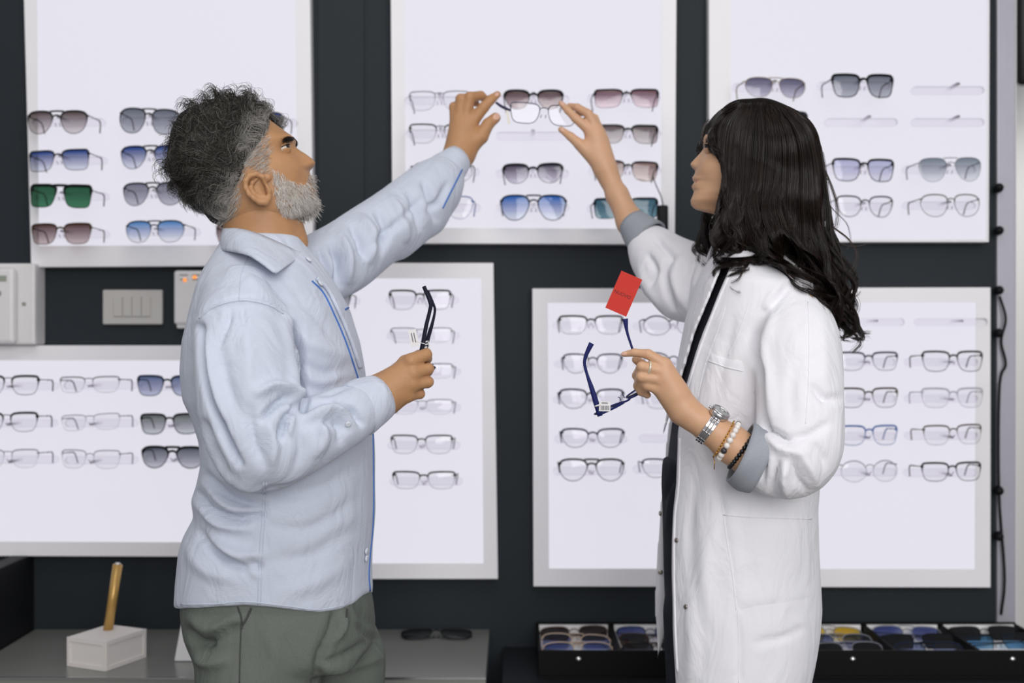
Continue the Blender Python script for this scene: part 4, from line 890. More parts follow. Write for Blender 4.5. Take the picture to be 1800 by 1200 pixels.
roots = sample_poly(HP, 6000, rm)
def dirM(x, y):
    dx, dy = x - 388, y - 282; r_ = math.hypot(dx, dy) + 1e-6; tx, ty = dy / r_, -dx / r_; k_ = float(smooth01(np.array(r_), 30, 95))
    return k_ * (tx + .16 * dx / r_) + (1 - k_) * -.8, k_ * (ty + .16 * dy / r_) + (1 - k_) * .55
lenM = lambda x, y: float(np.interp(y, [165, 240, 320, 350, 390], [40, 50, 40, 24, 13]))
curlM = lambda x, y: float(np.interp(y, [165, 300, 350, 390], [1.35, 1.15, .45, .2]))
A, ix = grow(tm_, roots, dirM, lenM, curlM, lambda x, y: float(np.interp(y, [165, 320, 390], [.008, .007, .002])), 11, rm, YM, clump=330)
rx, ry = roots[ix, 0], roots[ix, 1]
edge = np.interp(ry, [160, 200, 235, 266, 302, 340, 372, 400], [446, 460, 452, 434, 408, 386, 366, 352])      # right of it the hair goes grey
g_ = np.clip(smooth01(rx - edge, -14, 26) * .85 + smooth01(ry, 300, 365) * .35, 0, 1)
g_ = np.clip(g_ + rm.normal(0, .22, len(g_)), 0, 1); dk_ = np.array(lin((24, 23, 18))[:3]); gr_ = np.array(lin((188, 184, 178))[:3]); md_ = np.array(lin((78, 74, 62))[:3])
base = np.where((rm.uniform(size=len(g_)) < .28)[:, None], md_[None], dk_[None]); colr = base * (1 - g_[:, None]) + gr_ * g_[:, None]
V, Fc, C_ = strands(A, rm.uniform(.00030, .00052, len(A)), colr); tag(mk('strands', V, Fc, M_hair, hairM, col=C_), kind='stuff')
# short grey fade over the temple and nape
TP = [(470, 205), (480, 240), (484, 262), (482, 300), (474, 318), (456, 304), (440, 303), (428, 318), (431, 346), (426, 372), (402, 398), (376, 392), (366, 350), (390, 305), (415, 262), (440, 222)]
roots = sample_poly(TP, 1700, rm, 14)
A, ix = grow(headM, roots, lambda x, y: (-.55, .85) if y > 300 else (-.75, .55), lambda x, y: 15 if x < 440 else 11, lambda x, y: .15, lambda x, y: .0035, 5, rm, YM)
g_ = np.clip(rm.normal(.75, .3, len(A)), 0, 1); colr = np.array(lin((60, 54, 46))[:3]) * (1 - g_[:, None]) + np.array(lin((235, 230, 224))[:3]) * g_[:, None]
V, Fc, C_ = strands(A, rm.uniform(.00020, .00032, len(A)), colr); tag(mk('temple_strands', V, Fc, M_hair, hairM, col=C_), kind='stuff')
BP = [(477, 297), (490, 296), (503, 309), (520, 319), (535, 321), (541, 302), (550, 303), (551, 318), (546, 322), (545, 333), (552, 341), (557, 352), (556, 364), (548, 375), (536, 383), (520, 389), (505, 391), (494, 378), (484, 362), (478, 335)]
roots = sample_poly(BP, 2700, rm, 9)
roots = roots[rm.uniform(size=len(roots)) < np.interp(roots[:, 0], [478, 500, 530, 540], [.55, .6, .8, 1])]
A, ix = grow(headM, roots, lambda x, y: (np.interp(x, [480, 520, 556], [.10, .25, .55]), .9), lambda x, y: float(np.interp(x, [480, 510, 550], [9, 10, 12])), lambda x, y: .3, lambda x, y: float(np.interp(x, [480, 515, 556], [.002, .005, .010])), 6, rm, YM)
g_ = np.clip(rm.normal(.78, .25, len(A)), 0, 1); colr = np.array(lin((120, 104, 92))[:3]) * (1 - g_[:, None]) + np.array(lin((250, 246, 240))[:3]) * g_[:, None]
V, Fc, C_ = strands(A, rm.uniform(.00024, .00040, len(A)), colr); tag(mk('beard', V, Fc, M_hair, man, col=C_), label='short white and grey beard', kind='stuff')
BR = [(500, 243.5), (509, 240), (516, 241), (518.5, 245.5), (512, 246), (502, 247.5)]
roots = sample_poly(BR, 120, rm)
A, ix = grow(headM, roots, lambda x, y: (-.8, .25), lambda x, y: 9, lambda x, y: .3, lambda x, y: .004, 5, rm, YM)
V, Fc, C_ = strands(A, .0004, np.tile(np.array(lin((40, 34, 28))[:3]), (len(A), 1))); tag(mk('eyebrow', V, Fc, M_hair, man, col=C_), label='dark bushy eyebrows', kind='stuff')
# ================================================================== the woman
M_coat = mat('white_coat_cotton', (235, 234, 239), 0.85, spec=0.2, var=0.015, varscale=10, bump=(800, 0.08), sheen=0.1, wrinkle=.3)
M_cuff = mat('grey_chambray', (158, 162, 170), 0.9, spec=0.15, var=0.12, varscale=500, bump=(900, 0.15))
M_top = mat('dark_grey_top', (62, 64, 72), 0.9, spec=0.15, var=0.1, varscale=300)
M_jean = mat('dark_jeans', (34, 37, 46), 0.85, spec=0.2, var=0.2, varscale=300, bump=(700, .2))
M_hairW = mat('dark_brown_hair', (30, 22, 18), 0.32, spec=0.42, attr='Col')
M_snap = mat('snap_metal', (176, 168, 158), 0.3, metal=0.9)
YF = 1.95
fullW = [(1330, 190, 'b'), (1290, 194, 'b'), (1262, 208, 'b'), (1245, 226, 'b'), (1238, 243, 'b'), (1236, 254, 'b'), (1236.5, 261, 'b'), (1233, 266, 'n'), (1227, 273, 'n'), (1220, 280.5, 'n'), (1215, 286, 'n'), (1214, 289.5, 'n'), (1216.5, 294, 'n'), (1221.5, 298, 'n'), (1222, 302, 'b'), (1221, 306, 'b'), (1217.5, 311, 'l'), (1217.5, 316, 'l'), (1221, 320, 'l'), (1217, 325, 'l'), (1217, 331, 'l'), (1220, 336, 'b'), (1218, 343, 'b'), (1214, 352, 'b'), (1215, 360, 'b'), (1221, 367, 'b'), (1234, 371, 'b'), (1250, 375, 'b'), (1262, 379, 'b')]
backW = [(130, 10), (126, -20), (118, -45), (100, -72), (80, -86), (55, -92), (30, -88), (0, -78), (-30, -62), (-50, -40), (-70, -6), (-90, 20)]
widW = [(130, 4), (126, 18), (118, 36), (100, 58), (80, 70), (55, 75), (30, 74), (5, 70), (-20, 62), (-42, 52), (-56, 40), (-66, 24), (-90, 8)]
oW = (1322, 310); loc_nose = (-16, 32)
pv = P(1230, 300, YF)
def yawW(V, a=math.radians(7)):
    d = np.asarray(V) - pv; return np.stack([d[:, 0] * math.cos(a) - d[:, 1] * math.sin(a), d[:, 0] * math.sin(a) + d[:, 1] * math.cos(a), d[:, 2]], 1) + pv
hV, hF = head(oW, YF, math.radians(8), -1, fullW, backW, widW, yaw=math.radians(-7), pivot=pv, eye_h=34, nose_w=(0.0065, 0.0145), eyedep=0.008)
parts = [(hV, hF)]
f = Field((.28, 1.84, 1.34), (.50, 2.08, 1.60), .004)
f.chain([(1312, 340, 44, YF), (1312, 385, 47, YF), (1322, 430, 52, YF), (1335, 480, 70, YF)], .01); parts.append(f.mesh(2))
# left hand (near) with the blue glasses, forearm
y = 1.745
parts.append(hand(
 [[(1168, 640, 11.5, y), (1139, 622, 8.6, y - .002), (1115, 619.5, 7, y + .004), (1096, 622.5, 5, y + .010)],
  [(1166, 652, 12, y), (1128, 644, 9, y - .006), (1119, 660, 8, y + .016), (1130, 668, 7, y + .032)],
  [(1164, 667, 12, y + .001), (1127, 662, 9, y - .004), (1121, 678, 8, y + .018), (1133, 684, 7, y + .032)],
  [(1160, 684, 11, y + .004), (1137, 677, 8.6, y + .002), (1127, 688, 7.6, y + .018), (1138, 694, 6.6, y + .03)],
  [(1180, 694, 14, y + .022), (1158, 668, 11, y + .04), (1136, 645, 9, y + .045), (1118, 632, 7.5, y + .036)]],
 [[(1204, 720, 22, y + .012), (1168, 641, 13, y + .002)], [(1204, 720, 22, y + .012), (1166, 654, 13.5, y + .002)], [(1200, 720, 22, y + .012), (1164, 668, 13, y + .003)], [(1196, 718, 20, y + .012), (1160, 686, 12, y + .006)], [(1185, 690, 20, y + .010), (1168, 662, 16, y + .008)]],
 extra=[[(1204, 720, 22, y + .012), (1222, 735, 23, y + .010), (1250, 753, 27, y + .005), (1285, 780, 32, y), (1320, 806, 36, y - .005)]], h=.0016))
# right hand (raised), forearm
y = 2.24
parts.append(hand(
 [[(1037, 229, 10, y), (1012, 208, 7.8, y - .004), (998, 194, 6.6, y), (986, 181.5, 5, y + .006)],
  [(1047, 226, 10, y), (1034, 200, 8, y - .004), (1015, 189, 7, y + .008), (1001, 186, 5.4, y + .02)],
  [(1054, 233, 9.4, y + .004), (1045, 208, 7.4, y + .010), (1027, 197, 6.6, y + .028), (1014, 200, 5.4, y + .040)],
  [(1058, 245, 8.6, y + .010), (1052, 222, 6.8, y + .022), (1039, 210, 6, y + .036), (1028, 211, 5.2, y + .046)],
  [(1045, 280, 12, y), (1018, 253, 9.6, y - .006), (1003, 240, 7.6, y - .004), (986, 227.5, 5.4, y + .004)]],
 [[(1064, 298, 16.5, y), (1037, 231, 11, y)], [(1064, 298, 16.5, y), (1047, 228, 11, y)], [(1066, 298, 15.5, y + .003), (1054, 235, 10, y + .005)], [(1067, 298, 14, y + .005), (1058, 247, 9.4, y + .01)], [(1056, 288, 15, y), (1024, 258, 10.5, y - .004)], [(1045, 262, 14, y + .002), (1046, 245, 13, y + .003)]],
 extra=[[(1064, 298, 16.5, y), (1072, 316, 16.5, y), (1085, 343, 19, y - .01), (1108, 390, 23.5, y - .03), (1140, 432, 26, y - .06)]], h=.0018))
f = Field((.2, 1.6, 0.0), (.62, 2.3, 1.46), .011)
f.loft([(455, 1290, 1400, .07), (520, 1262, 1430, .12), (650, 1225, 1440, .12), (800, 1205, 1420, .12), (950, 1200, 1410, .14), (1150, 1215, 1400, .14)], YF, .02)
f.chain([(1398, 550, 48, 1.83), (1405, 700, 44, 1.77), (1405, 800, 38, 1.75), (1320, 806, 34, 1.742)], .02); f.chain([(1265, 500, 46, 2.07), (1200, 485, 38, 2.14), (1140, 432, 28, 2.18)], .02)
f.chain([(1300, 1150, 75, 1.88), (1300, 1500, 55, 1.88), (1300, 1920, 34, 1.88), (1235, 1950, 26, 1.88)], .02); f.chain([(1300, 1150, 70, 2.03), (1300, 1450, 52, 2.03), (1300, 1800, 32, 2.03), (1240, 1830, 25, 2.03)], .02)
parts.append(f.mesh(1))
V, Fc = cat_(*parts); Fc = np.array(Fc)
wom = mk('person', V, Fc, M_skinW, org=(P(1320, 0, YF)[0], YF, 0.0))
tag(wom, 'dark-haired woman in white coat holding blue glasses and reaching up', 'person')
headW = bvh(hV, hF)
for s in (-1, 1):
    c = P(1249, 265, YF) + np.array([0, s * .0255, 0]); c = yawW(c[None], math.radians(-7))[0]
    e = mk('eye', *ellipsoid(c, .0108, .0108, .0108, 20, 14), M_eye, wom); el = math.radians(10); d = np.array([-math.cos(el), -.15, math.sin(el)]); d /= np.linalg.norm(d)
    mk('iris', *disc(c + d * .0090, d, .0062, .0010, 18, .0016), M_iris, e)
    eyelids(c, -1, el, M_skinW, wom, .0108, .30, -.22)
for pts, r in (([(1219.5, 312, 0), (1221, 316, .008), (1225, 319.5, .020)], .0026), ([(1218.5, 328, 0), (1220.5, 326, .008), (1225, 321, .020)], .0029)):
    q = [P(x, y_, YF) + np.array([0, -dy, 0]) for x, y_, dy in pts][::-1] + [P(x, y_, YF) + np.array([0, dy, 0]) for x, y_, dy in pts][1:]
    mk('lip', *tube(yawW(catmull(q, 15), math.radians(-7)), np.concatenate([np.linspace(.0009, r, 8), np.linspace(r, .0009, 7)]), 8), mat('lip_rose', (178, 106, 100), 0.4), wom)

# ------------------------------------------------------------------ coat
f = Field((.16, 1.62, .40), (.66, 2.26, 1.53), .0048)
NE = ([430, 470, 520, 575, 625, 680, 760, 850, 900, 950, 1000, 1100, 1200, 1500], [1290, 1283, 1262, 1240, 1222, 1206, 1191, 1189, 1183, 1181, 1181, 1183, 1188, 1198])      # near front edge
f.loft([(425, 1268, 1372, .058), (445, 1258, 1392, .075), (470, 1240, 1420, .115), (500, 1226, 1440, .145), (560, 1208, 1458, .155), (620, 1196, 1462, .155), (700, 1180, 1456, .150), (760, 1167, 1448, .146), (830, 1160, 1436, .146), (890, 1156, 1430, .150), (960, 1153, 1431, .158), (1020, 1150, 1434, .163), (1060, 1148, 1436, .165), (1100, 1148, 1433, .165), (1140, 1151, 1426, .165), (1200, 1156, 1413, .165), (1500, 1160, 1400, .17)], YF, .01, 2.2)
f.chain([(1392, 568, 66, 1.845), (1402, 620, 72, 1.80), (1406, 700, 71, 1.765), (1404, 780, 71, 1.745), (1388, 808, 63, 1.74), (1352, 815, 50, 1.742)], .012, n=16)
f.chain([(1262, 510, 60, 2.06), (1225, 497, 60, 2.09), (1190, 480, 55, 2.13), (1160, 455, 44, 2.16), (1140, 430, 33, 2.18)], .02, n=10)
f.chain([(1160, 500, 24, 2.13), (1190, 525, 26, 2.10), (1230, 530, 30, 2.06)], .03)
sl, X, Yy, Z = f.sub(f.lo, f.lo + f.n * f.h); uu = 900 + F * X / Yy; vv = 600 - F * (Z - CH) / Yy
ne = np.interp(vv, *NE)
# open front: cut away the near side of everything in front of the near edge, down to a plane inside the far panel
slot = np.maximum((uu - ne) * Yy / F, Yy - (YF + .075)); fe = np.interp(vv, [430, 470, 500, 580, 660, 720, 760, 800, 830], [1274, 1268, 1256, 1223, 1199, 1180, 1168, 1150, 1000]); slot = np.maximum(slot, (fe - uu) * Yy / F)
f.f[sl] = np.maximum(f.f[sl], -slot.astype(np.float32))
hemw = (vv - np.where((Yy > YF + .03) & (uu < 1196), 1174 - np.clip((uu - 1153) * 3.6, -20, 60), 1480)) * Yy / F
f.f[sl] = np.maximum(f.f[sl], hemw.astype(np.float32))
V, Fc = f.mesh(2); V = wob(V, Fc, .0006, 22, 9)
V = folds(V, Fc, [
 ([(1344, 548), (1327, 590), (1330, 630), (1339, 660), (1337, 720), (1345, 750)], -.012, 6, 'r'), ([(1358, 560), (1345, 610), (1352, 680), (1356, 730)], .004, 8, 'r'),
 ([(1384, 478), (1410, 500), (1424, 520)], .002, 4, 's'), ([(1396, 486), (1375, 515), (1350, 545)], -.0028, 5, 'r'), ([(1370, 500), (1350, 530), (1336, 570)], .0025, 6, 'r'),
 ([(1345, 752), (1365, 762), (1385, 772)], -.008, 4, 'r'), ([(1350, 770), (1375, 790), (1410, 795)], .005, 7, 'r'), ([(1385, 772), (1420, 765), (1455, 745)], -.004, 6, 'r'), ([(1368, 812), (1362, 840), (1358, 868)], -.006, 4, 'r'), ([(1380, 815), (1378, 845), (1385, 870)], .005, 6, 'r'), ([(1394, 815), (1402, 840), (1415, 862)], -.006, 5, 'r'), ([(1410, 800), (1425, 825), (1435, 850)], .004, 7, 'r'), ([(1430, 780), (1445, 800), (1450, 820)], -.003, 6, 'r'), ([(1345, 790), (1342, 820), (1340, 850)], -.004, 5, 'r'),
 ([(1430, 680), (1450, 700), (1475, 700)], -.005, 6, 'r'), ([(1400, 640), (1390, 690), (1395, 740)], -.0018, 10, 'r'), ([(1440, 560), (1448, 620), (1450, 670)], .0018, 10, 'r'),
 ([(1182, 446), (1166, 476), (1172, 510), (1182, 540)], -.006, 5, 'r', (1.98, 9)), ([(1200, 450), (1186, 485), (1196, 530)], .004, 6, 'r', (1.98, 9)), ([(1222, 452), (1208, 490), (1204, 530)], -.005, 5, 'r', (1.98, 9)), ([(1240, 450), (1225, 490), (1222, 540)], .003, 6, 'r', (1.98, 9)), ([(1140, 450), (1150, 475), (1140, 505)], -.005, 5, 'r', (1.9, 9)), ([(1150, 415), (1170, 440), (1178, 452)], -.004, 5, 'r', (1.9, 9)), ([(1125, 470), (1135, 500), (1155, 535)], .003, 6, 'r', (1.9, 9)),
 ([(1245, 560), (1225, 640), (1212, 720)], .0015, 6, 'r'), ([(1230, 820), (1215, 900), (1212, 1000)], -.002, 10, 'r'), ([(1255, 800), (1262, 860), (1270, 900)], -.0025, 7, 'r'), ([(1250, 920), (1240, 1000), (1245, 1080)], .0025, 12, 'r'), ([(1215, 1050), (1218, 1120), (1214, 1200)], .003, 12, 'r'), ([(1310, 930), (1320, 1000), (1310, 1040)], -.0015, 14, 'r'), ([(1330, 1130), (1375, 1120), (1410, 1105)], -.0018, 6, 'r'), ([(1296, 1090), (1300, 1140), (1298, 1200)], -.0018, 5, 'r'),
 ([(1290, 560), (1275, 620), (1262, 690)], -.0018, 8, 'r'), ([(1310, 740), (1300, 780), (1310, 830)], -.003, 8, 'r'), ([(1220, 760), (1235, 790), (1250, 830)], -.002, 8, 'r'),
])
coat = mk('coat', V, Fc, M_coat, wom); coat['label'] = 'long white work coat worn open'
tc_ = bvh(V, Fc)
for pts in ([(1318, 528), (1300, 580), (1280, 625)], [(1420, 530), (1422, 600), (1420, 680), (1416, 745)], [(1275, 540), (1258, 590), (1240, 640), (1226, 700)], [(1258, 815), (1262, 850), (1268, 876), (1276, 940), (1287, 1010), (1294, 1072)], [(1296, 1072), (1298, 1130), (1298, 1200)], [(1398, 487), (1418, 512), (1424, 530)]):
    V_, F_ = seam(tc_, pts, .0005, .0002)
    if len(V_): mk('seam', V_, F_, M_coat, coat)
for pts in ([(1264, 474), (1252, 503), (1236, 542), (1220, 580), (1208, 620), (1196, 660), (1186, 690)], [(1286, 474), (1266, 520), (1244, 575), (1226, 625), (1211, 675), (1201, 705)], [(1195, 770), (1193, 850), (1187, 900), (1185, 950), (1185, 1000), (1187, 1100), (1191, 1180)]):
    V_, F_ = seam(tc_, pts, .0026, -.0004, 60, 8)
    if len(V_): mk('front_edge', V_, F_, M_coat, coat)
def patch(poly, nm, off=.0016):
    """patch pocket: a thin sheet laid on the cloth inside a px outline"""
    p = catmull([list(a) for a in poly] + [list(poly[0])], 60)[:-1]; c = p.mean(0); rings = []
    for k in np.linspace(1, 0.02, 9):
        ring = []
        for q in p:
            h_, _ = hit(tc_, *(c + (q - c) * k), off if k < .99 else -.0008); ring.append(h_ if h_ is not None else (ring[-1] if ring else P(*c, 1.8)))
        rings.append(ring)
    V = np.array(rings).reshape(-1, 3); n = len(p); Fc = [[i * n + k, i * n + (k + 1) % n, (i + 1) * n + (k + 1) % n, (i + 1) * n + k] for i in range(8) for k in range(n)] + [[8 * n + k for k in range(n)]]
    o = mk(nm, V, Fc, M_coat, coat)
    return o
patch([(1249, 617), (1278, 628), (1308, 636), (1308, 690), (1305, 722), (1291, 738), (1255, 738), (1222, 742), (1228, 690), (1238, 650)], 'breast_pocket')
V_, F_ = seam(tc_, [(1246, 634), (1276, 645), (1306, 652)], .0007, .0022); mk('pocket_seam', V_, F_, M_coat, coat)
patch([(1268, 876), (1320, 879), (1380, 882), (1424, 884), (1428, 960), (1430, 1040), (1428, 1054), (1380, 1062), (1330, 1068), (1296, 1070), (1288, 1010), (1276, 940)], 'side_pocket')
V_, F_ = seam(tc_, [(1273, 905), (1330, 909), (1425, 912)], .0007, .0022); mk('pocket_seam', V_, F_, M_coat, coat)
for x, y_ in ((1255, 478), (1190, 949), (1206, 1066)):
    p, n_ = hit(tc_, x, y_, .001)
    if p is not None: mk('snap', *disc(p, n_, .0040, .0012, 14), M_snap, coat)
for x, y_ in ((1161, 902), (1161, 1005)):
    p, n_ = hit(tc_, x, y_, .001)
    if p is not None: mk('snap', *disc(p, n_, .0042, .0012, 14), M_snap, coat)
# standing collar
YMs = YM; YM = YF
leaf([(1262, 420, 1.915), (1275, 412, 1.892), (1300, 412, 1.880), (1330, 412, 1.880), (1352, 416, 1.895), (1362, 418, 1.95)], [(1252, 448, 1.895), (1270, 452, 1.87), (1300, 452, 1.848), (1340, 448, 1.845), (1366, 446, 1.88), (1376, 448, 1.95)], 'collar', coat, M_coat)
leaf([(1258, 420, 1.985), (1275, 408, 2.015), (1300, 402, 2.032), (1330, 402, 2.032), (1358, 408, 2.01), (1368, 412, 1.95)], [(1240, 462, 2.01), (1262, 462, 2.045), (1300, 462, 2.08), (1340, 455, 2.09), (1378, 450, 2.04), (1390, 452, 1.95)], 'collar', coat, M_coat)
YM = YMs
# turned-up grey cuffs
cuff(P(1340, 814, 1.742), S(54, 1.742), P(1301, 796, 1.745), S(54, 1.745), 'cuff', coat, M_cuff, th=.0022, bow=.003)['label'] = 'turned-up grey cuff'
cuff(P(1140, 421, 2.18), S(36, 2.18), P(1110, 391, 2.205), S(25, 2.205), 'cuff', coat, M_cuff, th=.0022, bow=.001)['label'] = 'turned-up grey cuff'
# dark top and jeans under the open coat
f = Field((.16, 1.80, .01), (.52, 2.14, 1.46), .006)
f.loft([(450, 1278, 1370, .06), (500, 1255, 1410, .10), (560, 1228, 1420, .11), (620, 1210, 1420, .11), (700, 1190, 1420, .11), (780, 1178, 1410, .11), (850, 1172, 1400, .11), (905, 1172, 1400, .11)], YF, .01)
V, Fc = f.mesh(2); o = mk('top', V, Fc, M_top, wom); o['label'] = 'dark grey top'
f = Field((.16, 1.76, .005), (.52, 2.16, 1.2), .006)
f.loft([(805, 1166, 1400, .112), (850, 1164, 1400, .118), (900, 1166, 1400, .12), (1000, 1168, 1400, .12), (1100, 1172, 1390, .115)], YF, .01)
f.chain([(1252, 1080, 86, 1.91), (1258, 1250, 84, 1.91), (1280, 1500, 60, 1.90), (1290, 1910, 45, 1.90)], .012); f.chain([(1252, 1080, 84, 2.0), (1258, 1250, 80, 2.0), (1280, 1450, 56, 2.02), (1290, 1800, 42, 2.02)], .012)
V, Fc = f.mesh(2); V = folds(V, Fc, [([(1165, 880), (1178, 850), (1186, 820)], -.003, 4, 'r'), ([(1172, 930), (1178, 890), (1184, 850)], .002, 4, 'r')]); o = mk('trousers', V, Fc, M_jean, wom); o['label'] = 'dark jeans'

# ------------------------------------------------------------------ long dark wavy hair
rw = np.random.default_rng(5)
f = Field((.26, 1.80, 1.26), (.66, 2.10, 1.74), .005)
f.chain([(1312, 262, 74, YF), (1328, 262, 81, YF), (1352, 268, 84, YF)], .02, sy=1.06)
f.chain([(1268, 225, 22, YF), (1300, 215, 30, YF), (1340, 210, 28, YF)], .02, sy=1.8)
f.chain([(1352, 280, 84, YF), (1362, 345, 76, YF + .0), (1375, 410, 66, YF), (1410, 455, 46, YF - .01), (1448, 500, 32, YF - .015), (1478, 545, 20, YF - .015), (1495, 585, 9, YF - .015)], .02, sy=1.12)
for s in (-1, 1):
    f.chain([(1290, 290, 22, YF + s * .062), (1296, 345, 26, YF + s * .066), (1292, 395, 24, YF + s * .075), (1292, 432, 17, YF + s * .085)], .02)
    if s < 0: f.chain([(1335, 395, 34, YF - .085), (1368, 436, 28, YF - .125), (1412, 474, 24, YF - .138), (1450, 515, 20, YF - .13), (1482, 562, 11, YF - .10)], .02)
    f.chain([(1330, 330, 38, YF + s * .062), (1335, 400, 38, YF + s * .075), (1370, 440, 30, YF + s * .085), (1420, 475, 24, YF + s * .08)], .02)
f.chain([(1268, 220, 14, YF - .03), (1258, 240, 9, YF - .045), (1263, 262, 7, YF - .055), (1268, 280, 5, YF - .06)], .012)
V, Fc = f.mesh(3); V = wob(V, Fc, .0016, 60, 31)
hairW = mk('hair', V, Fc, mat('hair_under_dark', (20, 15, 13), 0.8, spec=0.1, bump=(120, .3)), wom); hairW['label'] = 'long wavy dark brown hair'
tw = bvh(V, Fc)
GD = [
 [(1300, 184), (1268, 199), (1251, 220), (1246, 240), (1252, 258), (1264, 274)],
 [(1304, 183), (1272, 212), (1262, 250), (1272, 300), (1272, 350), (1262, 398), (1270, 436), (1290, 452)],
 [(1312, 181), (1288, 225), (1282, 290), (1280, 350), (1270, 400), (1280, 440), (1296, 470), (1276, 492)],
 [(1325, 179), (1310, 235), (1305, 310), (1298, 370), (1296, 420), (1318, 448), (1345, 456)],
 [(1338, 179), (1340, 240), (1335, 310), (1326, 370), (1330, 425), (1360, 460), (1395, 478)],
 [(1352, 180), (1370, 240), (1370, 310), (1362, 370), (1370, 435), (1402, 472), (1440, 512)],
 [(1366, 182), (1398, 240), (1404, 310), (1400, 375), (1412, 435), (1442, 488), (1472, 545), (1486, 590)],
 [(1380, 186), (1418, 230), (1432, 295), (1436, 365), (1446, 425), (1470, 478), (1486, 535), (1500, 588), (1518, 594)],
 [(1390, 190), (1430, 226), (1446, 280), (1454, 340), (1462, 395), (1476, 440), (1490, 485), (1484, 540), (1496, 590), (1522, 588)]]
NP = 34; GD = np.array([catmull(g_, NP) for g_ in GD]); nl = 60
lockg = np.clip(np.linspace(0, len(GD) - 1.001, nl) + rw.normal(0, .05, nl), 0, len(GD) - 1.001); lockph = rw.uniform(0, 6.28, (nl, 3)); lockY = rw.normal(0, .004, nl); lockl = rw.uniform(.80, 1.04, nl); lockA = rw.uniform(.6, 1.5, nl)
out, colr, rads = [], [], []
dkb = np.array(lin((20, 14, 12))[:3]); lbr = np.array(lin((74, 52, 40))[:3])
for s in range(3600):
    l = rw.integers(nl); g_ = np.clip(lockg[l] + rw.normal(0, .06), 0, len(GD) - 1.001); i = int(g_); t_ = g_ - i; pth = GD[i] * (1 - t_) + GD[i + 1] * t_
    if i == 0 and t_ < .8: pth = GD[0] + (GD[1][:1] - GD[0][:1]) * t_ + rw.normal(0, 2.5, 2)
    u = np.linspace(0, 1, NP); st = rw.uniform(0, .22) if rw.uniform() < .75 else rw.uniform(.1, .5); en = min(1.0, lockl[l] + rw.normal(0, .04))
    us = np.linspace(st, max(en, st + .2), NP); x = np.interp(us, u, pth[:, 0]); y_ = np.interp(us, u, pth[:, 1])
    wv = smooth01(us, .30, .85); am = 19 * lockA[l] * wv * (.12 if g_ < 1 else 1); x = x + am * np.sin(us * 17 + lockph[l, 0]) + rw.normal(0, 1.3); y_ = y_ + .35 * am * np.sin(us * 15 + lockph[l, 1]) + rw.normal(0, 1)
    w_ = []; Yl = None; dep = lockY[l] + rw.normal(0, .0022)
    for j in range(NP):
        h_, n2 = hit(tw, x[j], y_[j])
        if y_[j] > 395:
            hc, _ = hit(tc_, x[j], y_[j])
            if hc is not None and (h_ is None or hc[1] < h_[1]): h_ = hc
        if h_ is not None: Yt = h_[1]
        elif Yl is None: Yt = YF - .03
        else: Yt = Yl
        Yl = Yt if Yl is None else Yl + np.clip(Yt - Yl, -.008, .008)
        w_.append(P(x[j], y_[j], Yl - .0018 - abs(dep) - .006 * wv[j] * (.5 + .5 * math.sin(us[j] * 17 + lockph[l, 2]))))
    out.append(w_); colr.append(dkb * rw.uniform(.6, 1.2) + (lbr - dkb) * rw.uniform(0, .30)); rads.append(rw.uniform(.00034, .00062))
# loose curls and flyaways
for pts, n_, spread in (([(1446, 290), (1462, 330), (1472, 366), (1470, 395), (1458, 412)], 16, 2.0), ([(1450, 350), (1468, 372), (1490, 395), (1496, 425), (1490, 440)], 4, 1.5), ([(1465, 400), (1490, 420), (1505, 445), (1500, 470), (1484, 490)], 12, 2.0), ([(1470, 425), (1492, 432), (1512, 432), (1525, 428)], 4, 1.2),
 ([(1474, 470), (1495, 490), (1500, 510), (1490, 530)], 12, 2.5), ([(1480, 505), (1500, 520), (1506, 540), (1498, 560)], 18, 2.5), ([(1484, 560), (1500, 575), (1515, 585), (1530, 586)], 22, 3.0), ([(1490, 580), (1505, 590), (1512, 605), (1500, 619)], 24, 2.5), ([(1478, 530), (1490, 522), (1505, 520), (1512, 512)], 5, 1.5),
 ([(1268, 400), (1256, 405), (1250, 415), (1256, 432)], 10, 2.5), ([(1272, 440), (1284, 465), (1276, 485), (1282, 505), (1300, 514)], 18, 1.8), ([(1285, 455), (1304, 470), (1298, 490), (1285, 498)], 10, 1.5), ([(1262, 255), (1264, 290), (1258, 320), (1250, 345)], 6, 1.0), ([(1246, 210), (1236, 225), (1234, 245), (1240, 258)], 8, 1.6), ([(1300, 445), (1330, 462), (1360, 458)], 14, 2.5), ([(1375, 470), (1395, 490), (1425, 505), (1450, 530)], 16, 3)):
    for k in range(n_):
        p = catmull(pts, NP) + rw.normal(0, spread, 2) * np.linspace(.4, 1.3, NP)[:, None]; w_ = []; Yl = None
        for j in range(NP):
            h_, _ = hit(tw, *p[j]); hc, _ = hit(tc_, *p[j])
            Yt = min([q[1] for q in (h_, hc) if q is not None] or [YF - .04 if Yl is None else Yl]); Yl = Yt if Yl is None else Yl + np.clip(Yt - Yl, -.008, .008)
            w_.append(P(p[j, 0], p[j, 1], Yl - .006))
        out.append(w_); colr.append(dkb + (lbr - dkb) * rw.uniform(.1, .6)); rads.append(rw.uniform(.0003, .0005))
A = np.array(out); B = A[:1600].copy(); B[..., 1] = 2 * YF - B[..., 1]; A = np.concatenate([A, B]); colr = np.array(colr + colr[:1600]); rads = np.array(rads + rads[:1600])
V, Fc, C_ = strands(A, rads, colr); tag(mk('strands', V, Fc, M_hairW, hairW, col=C_), kind='stuff')
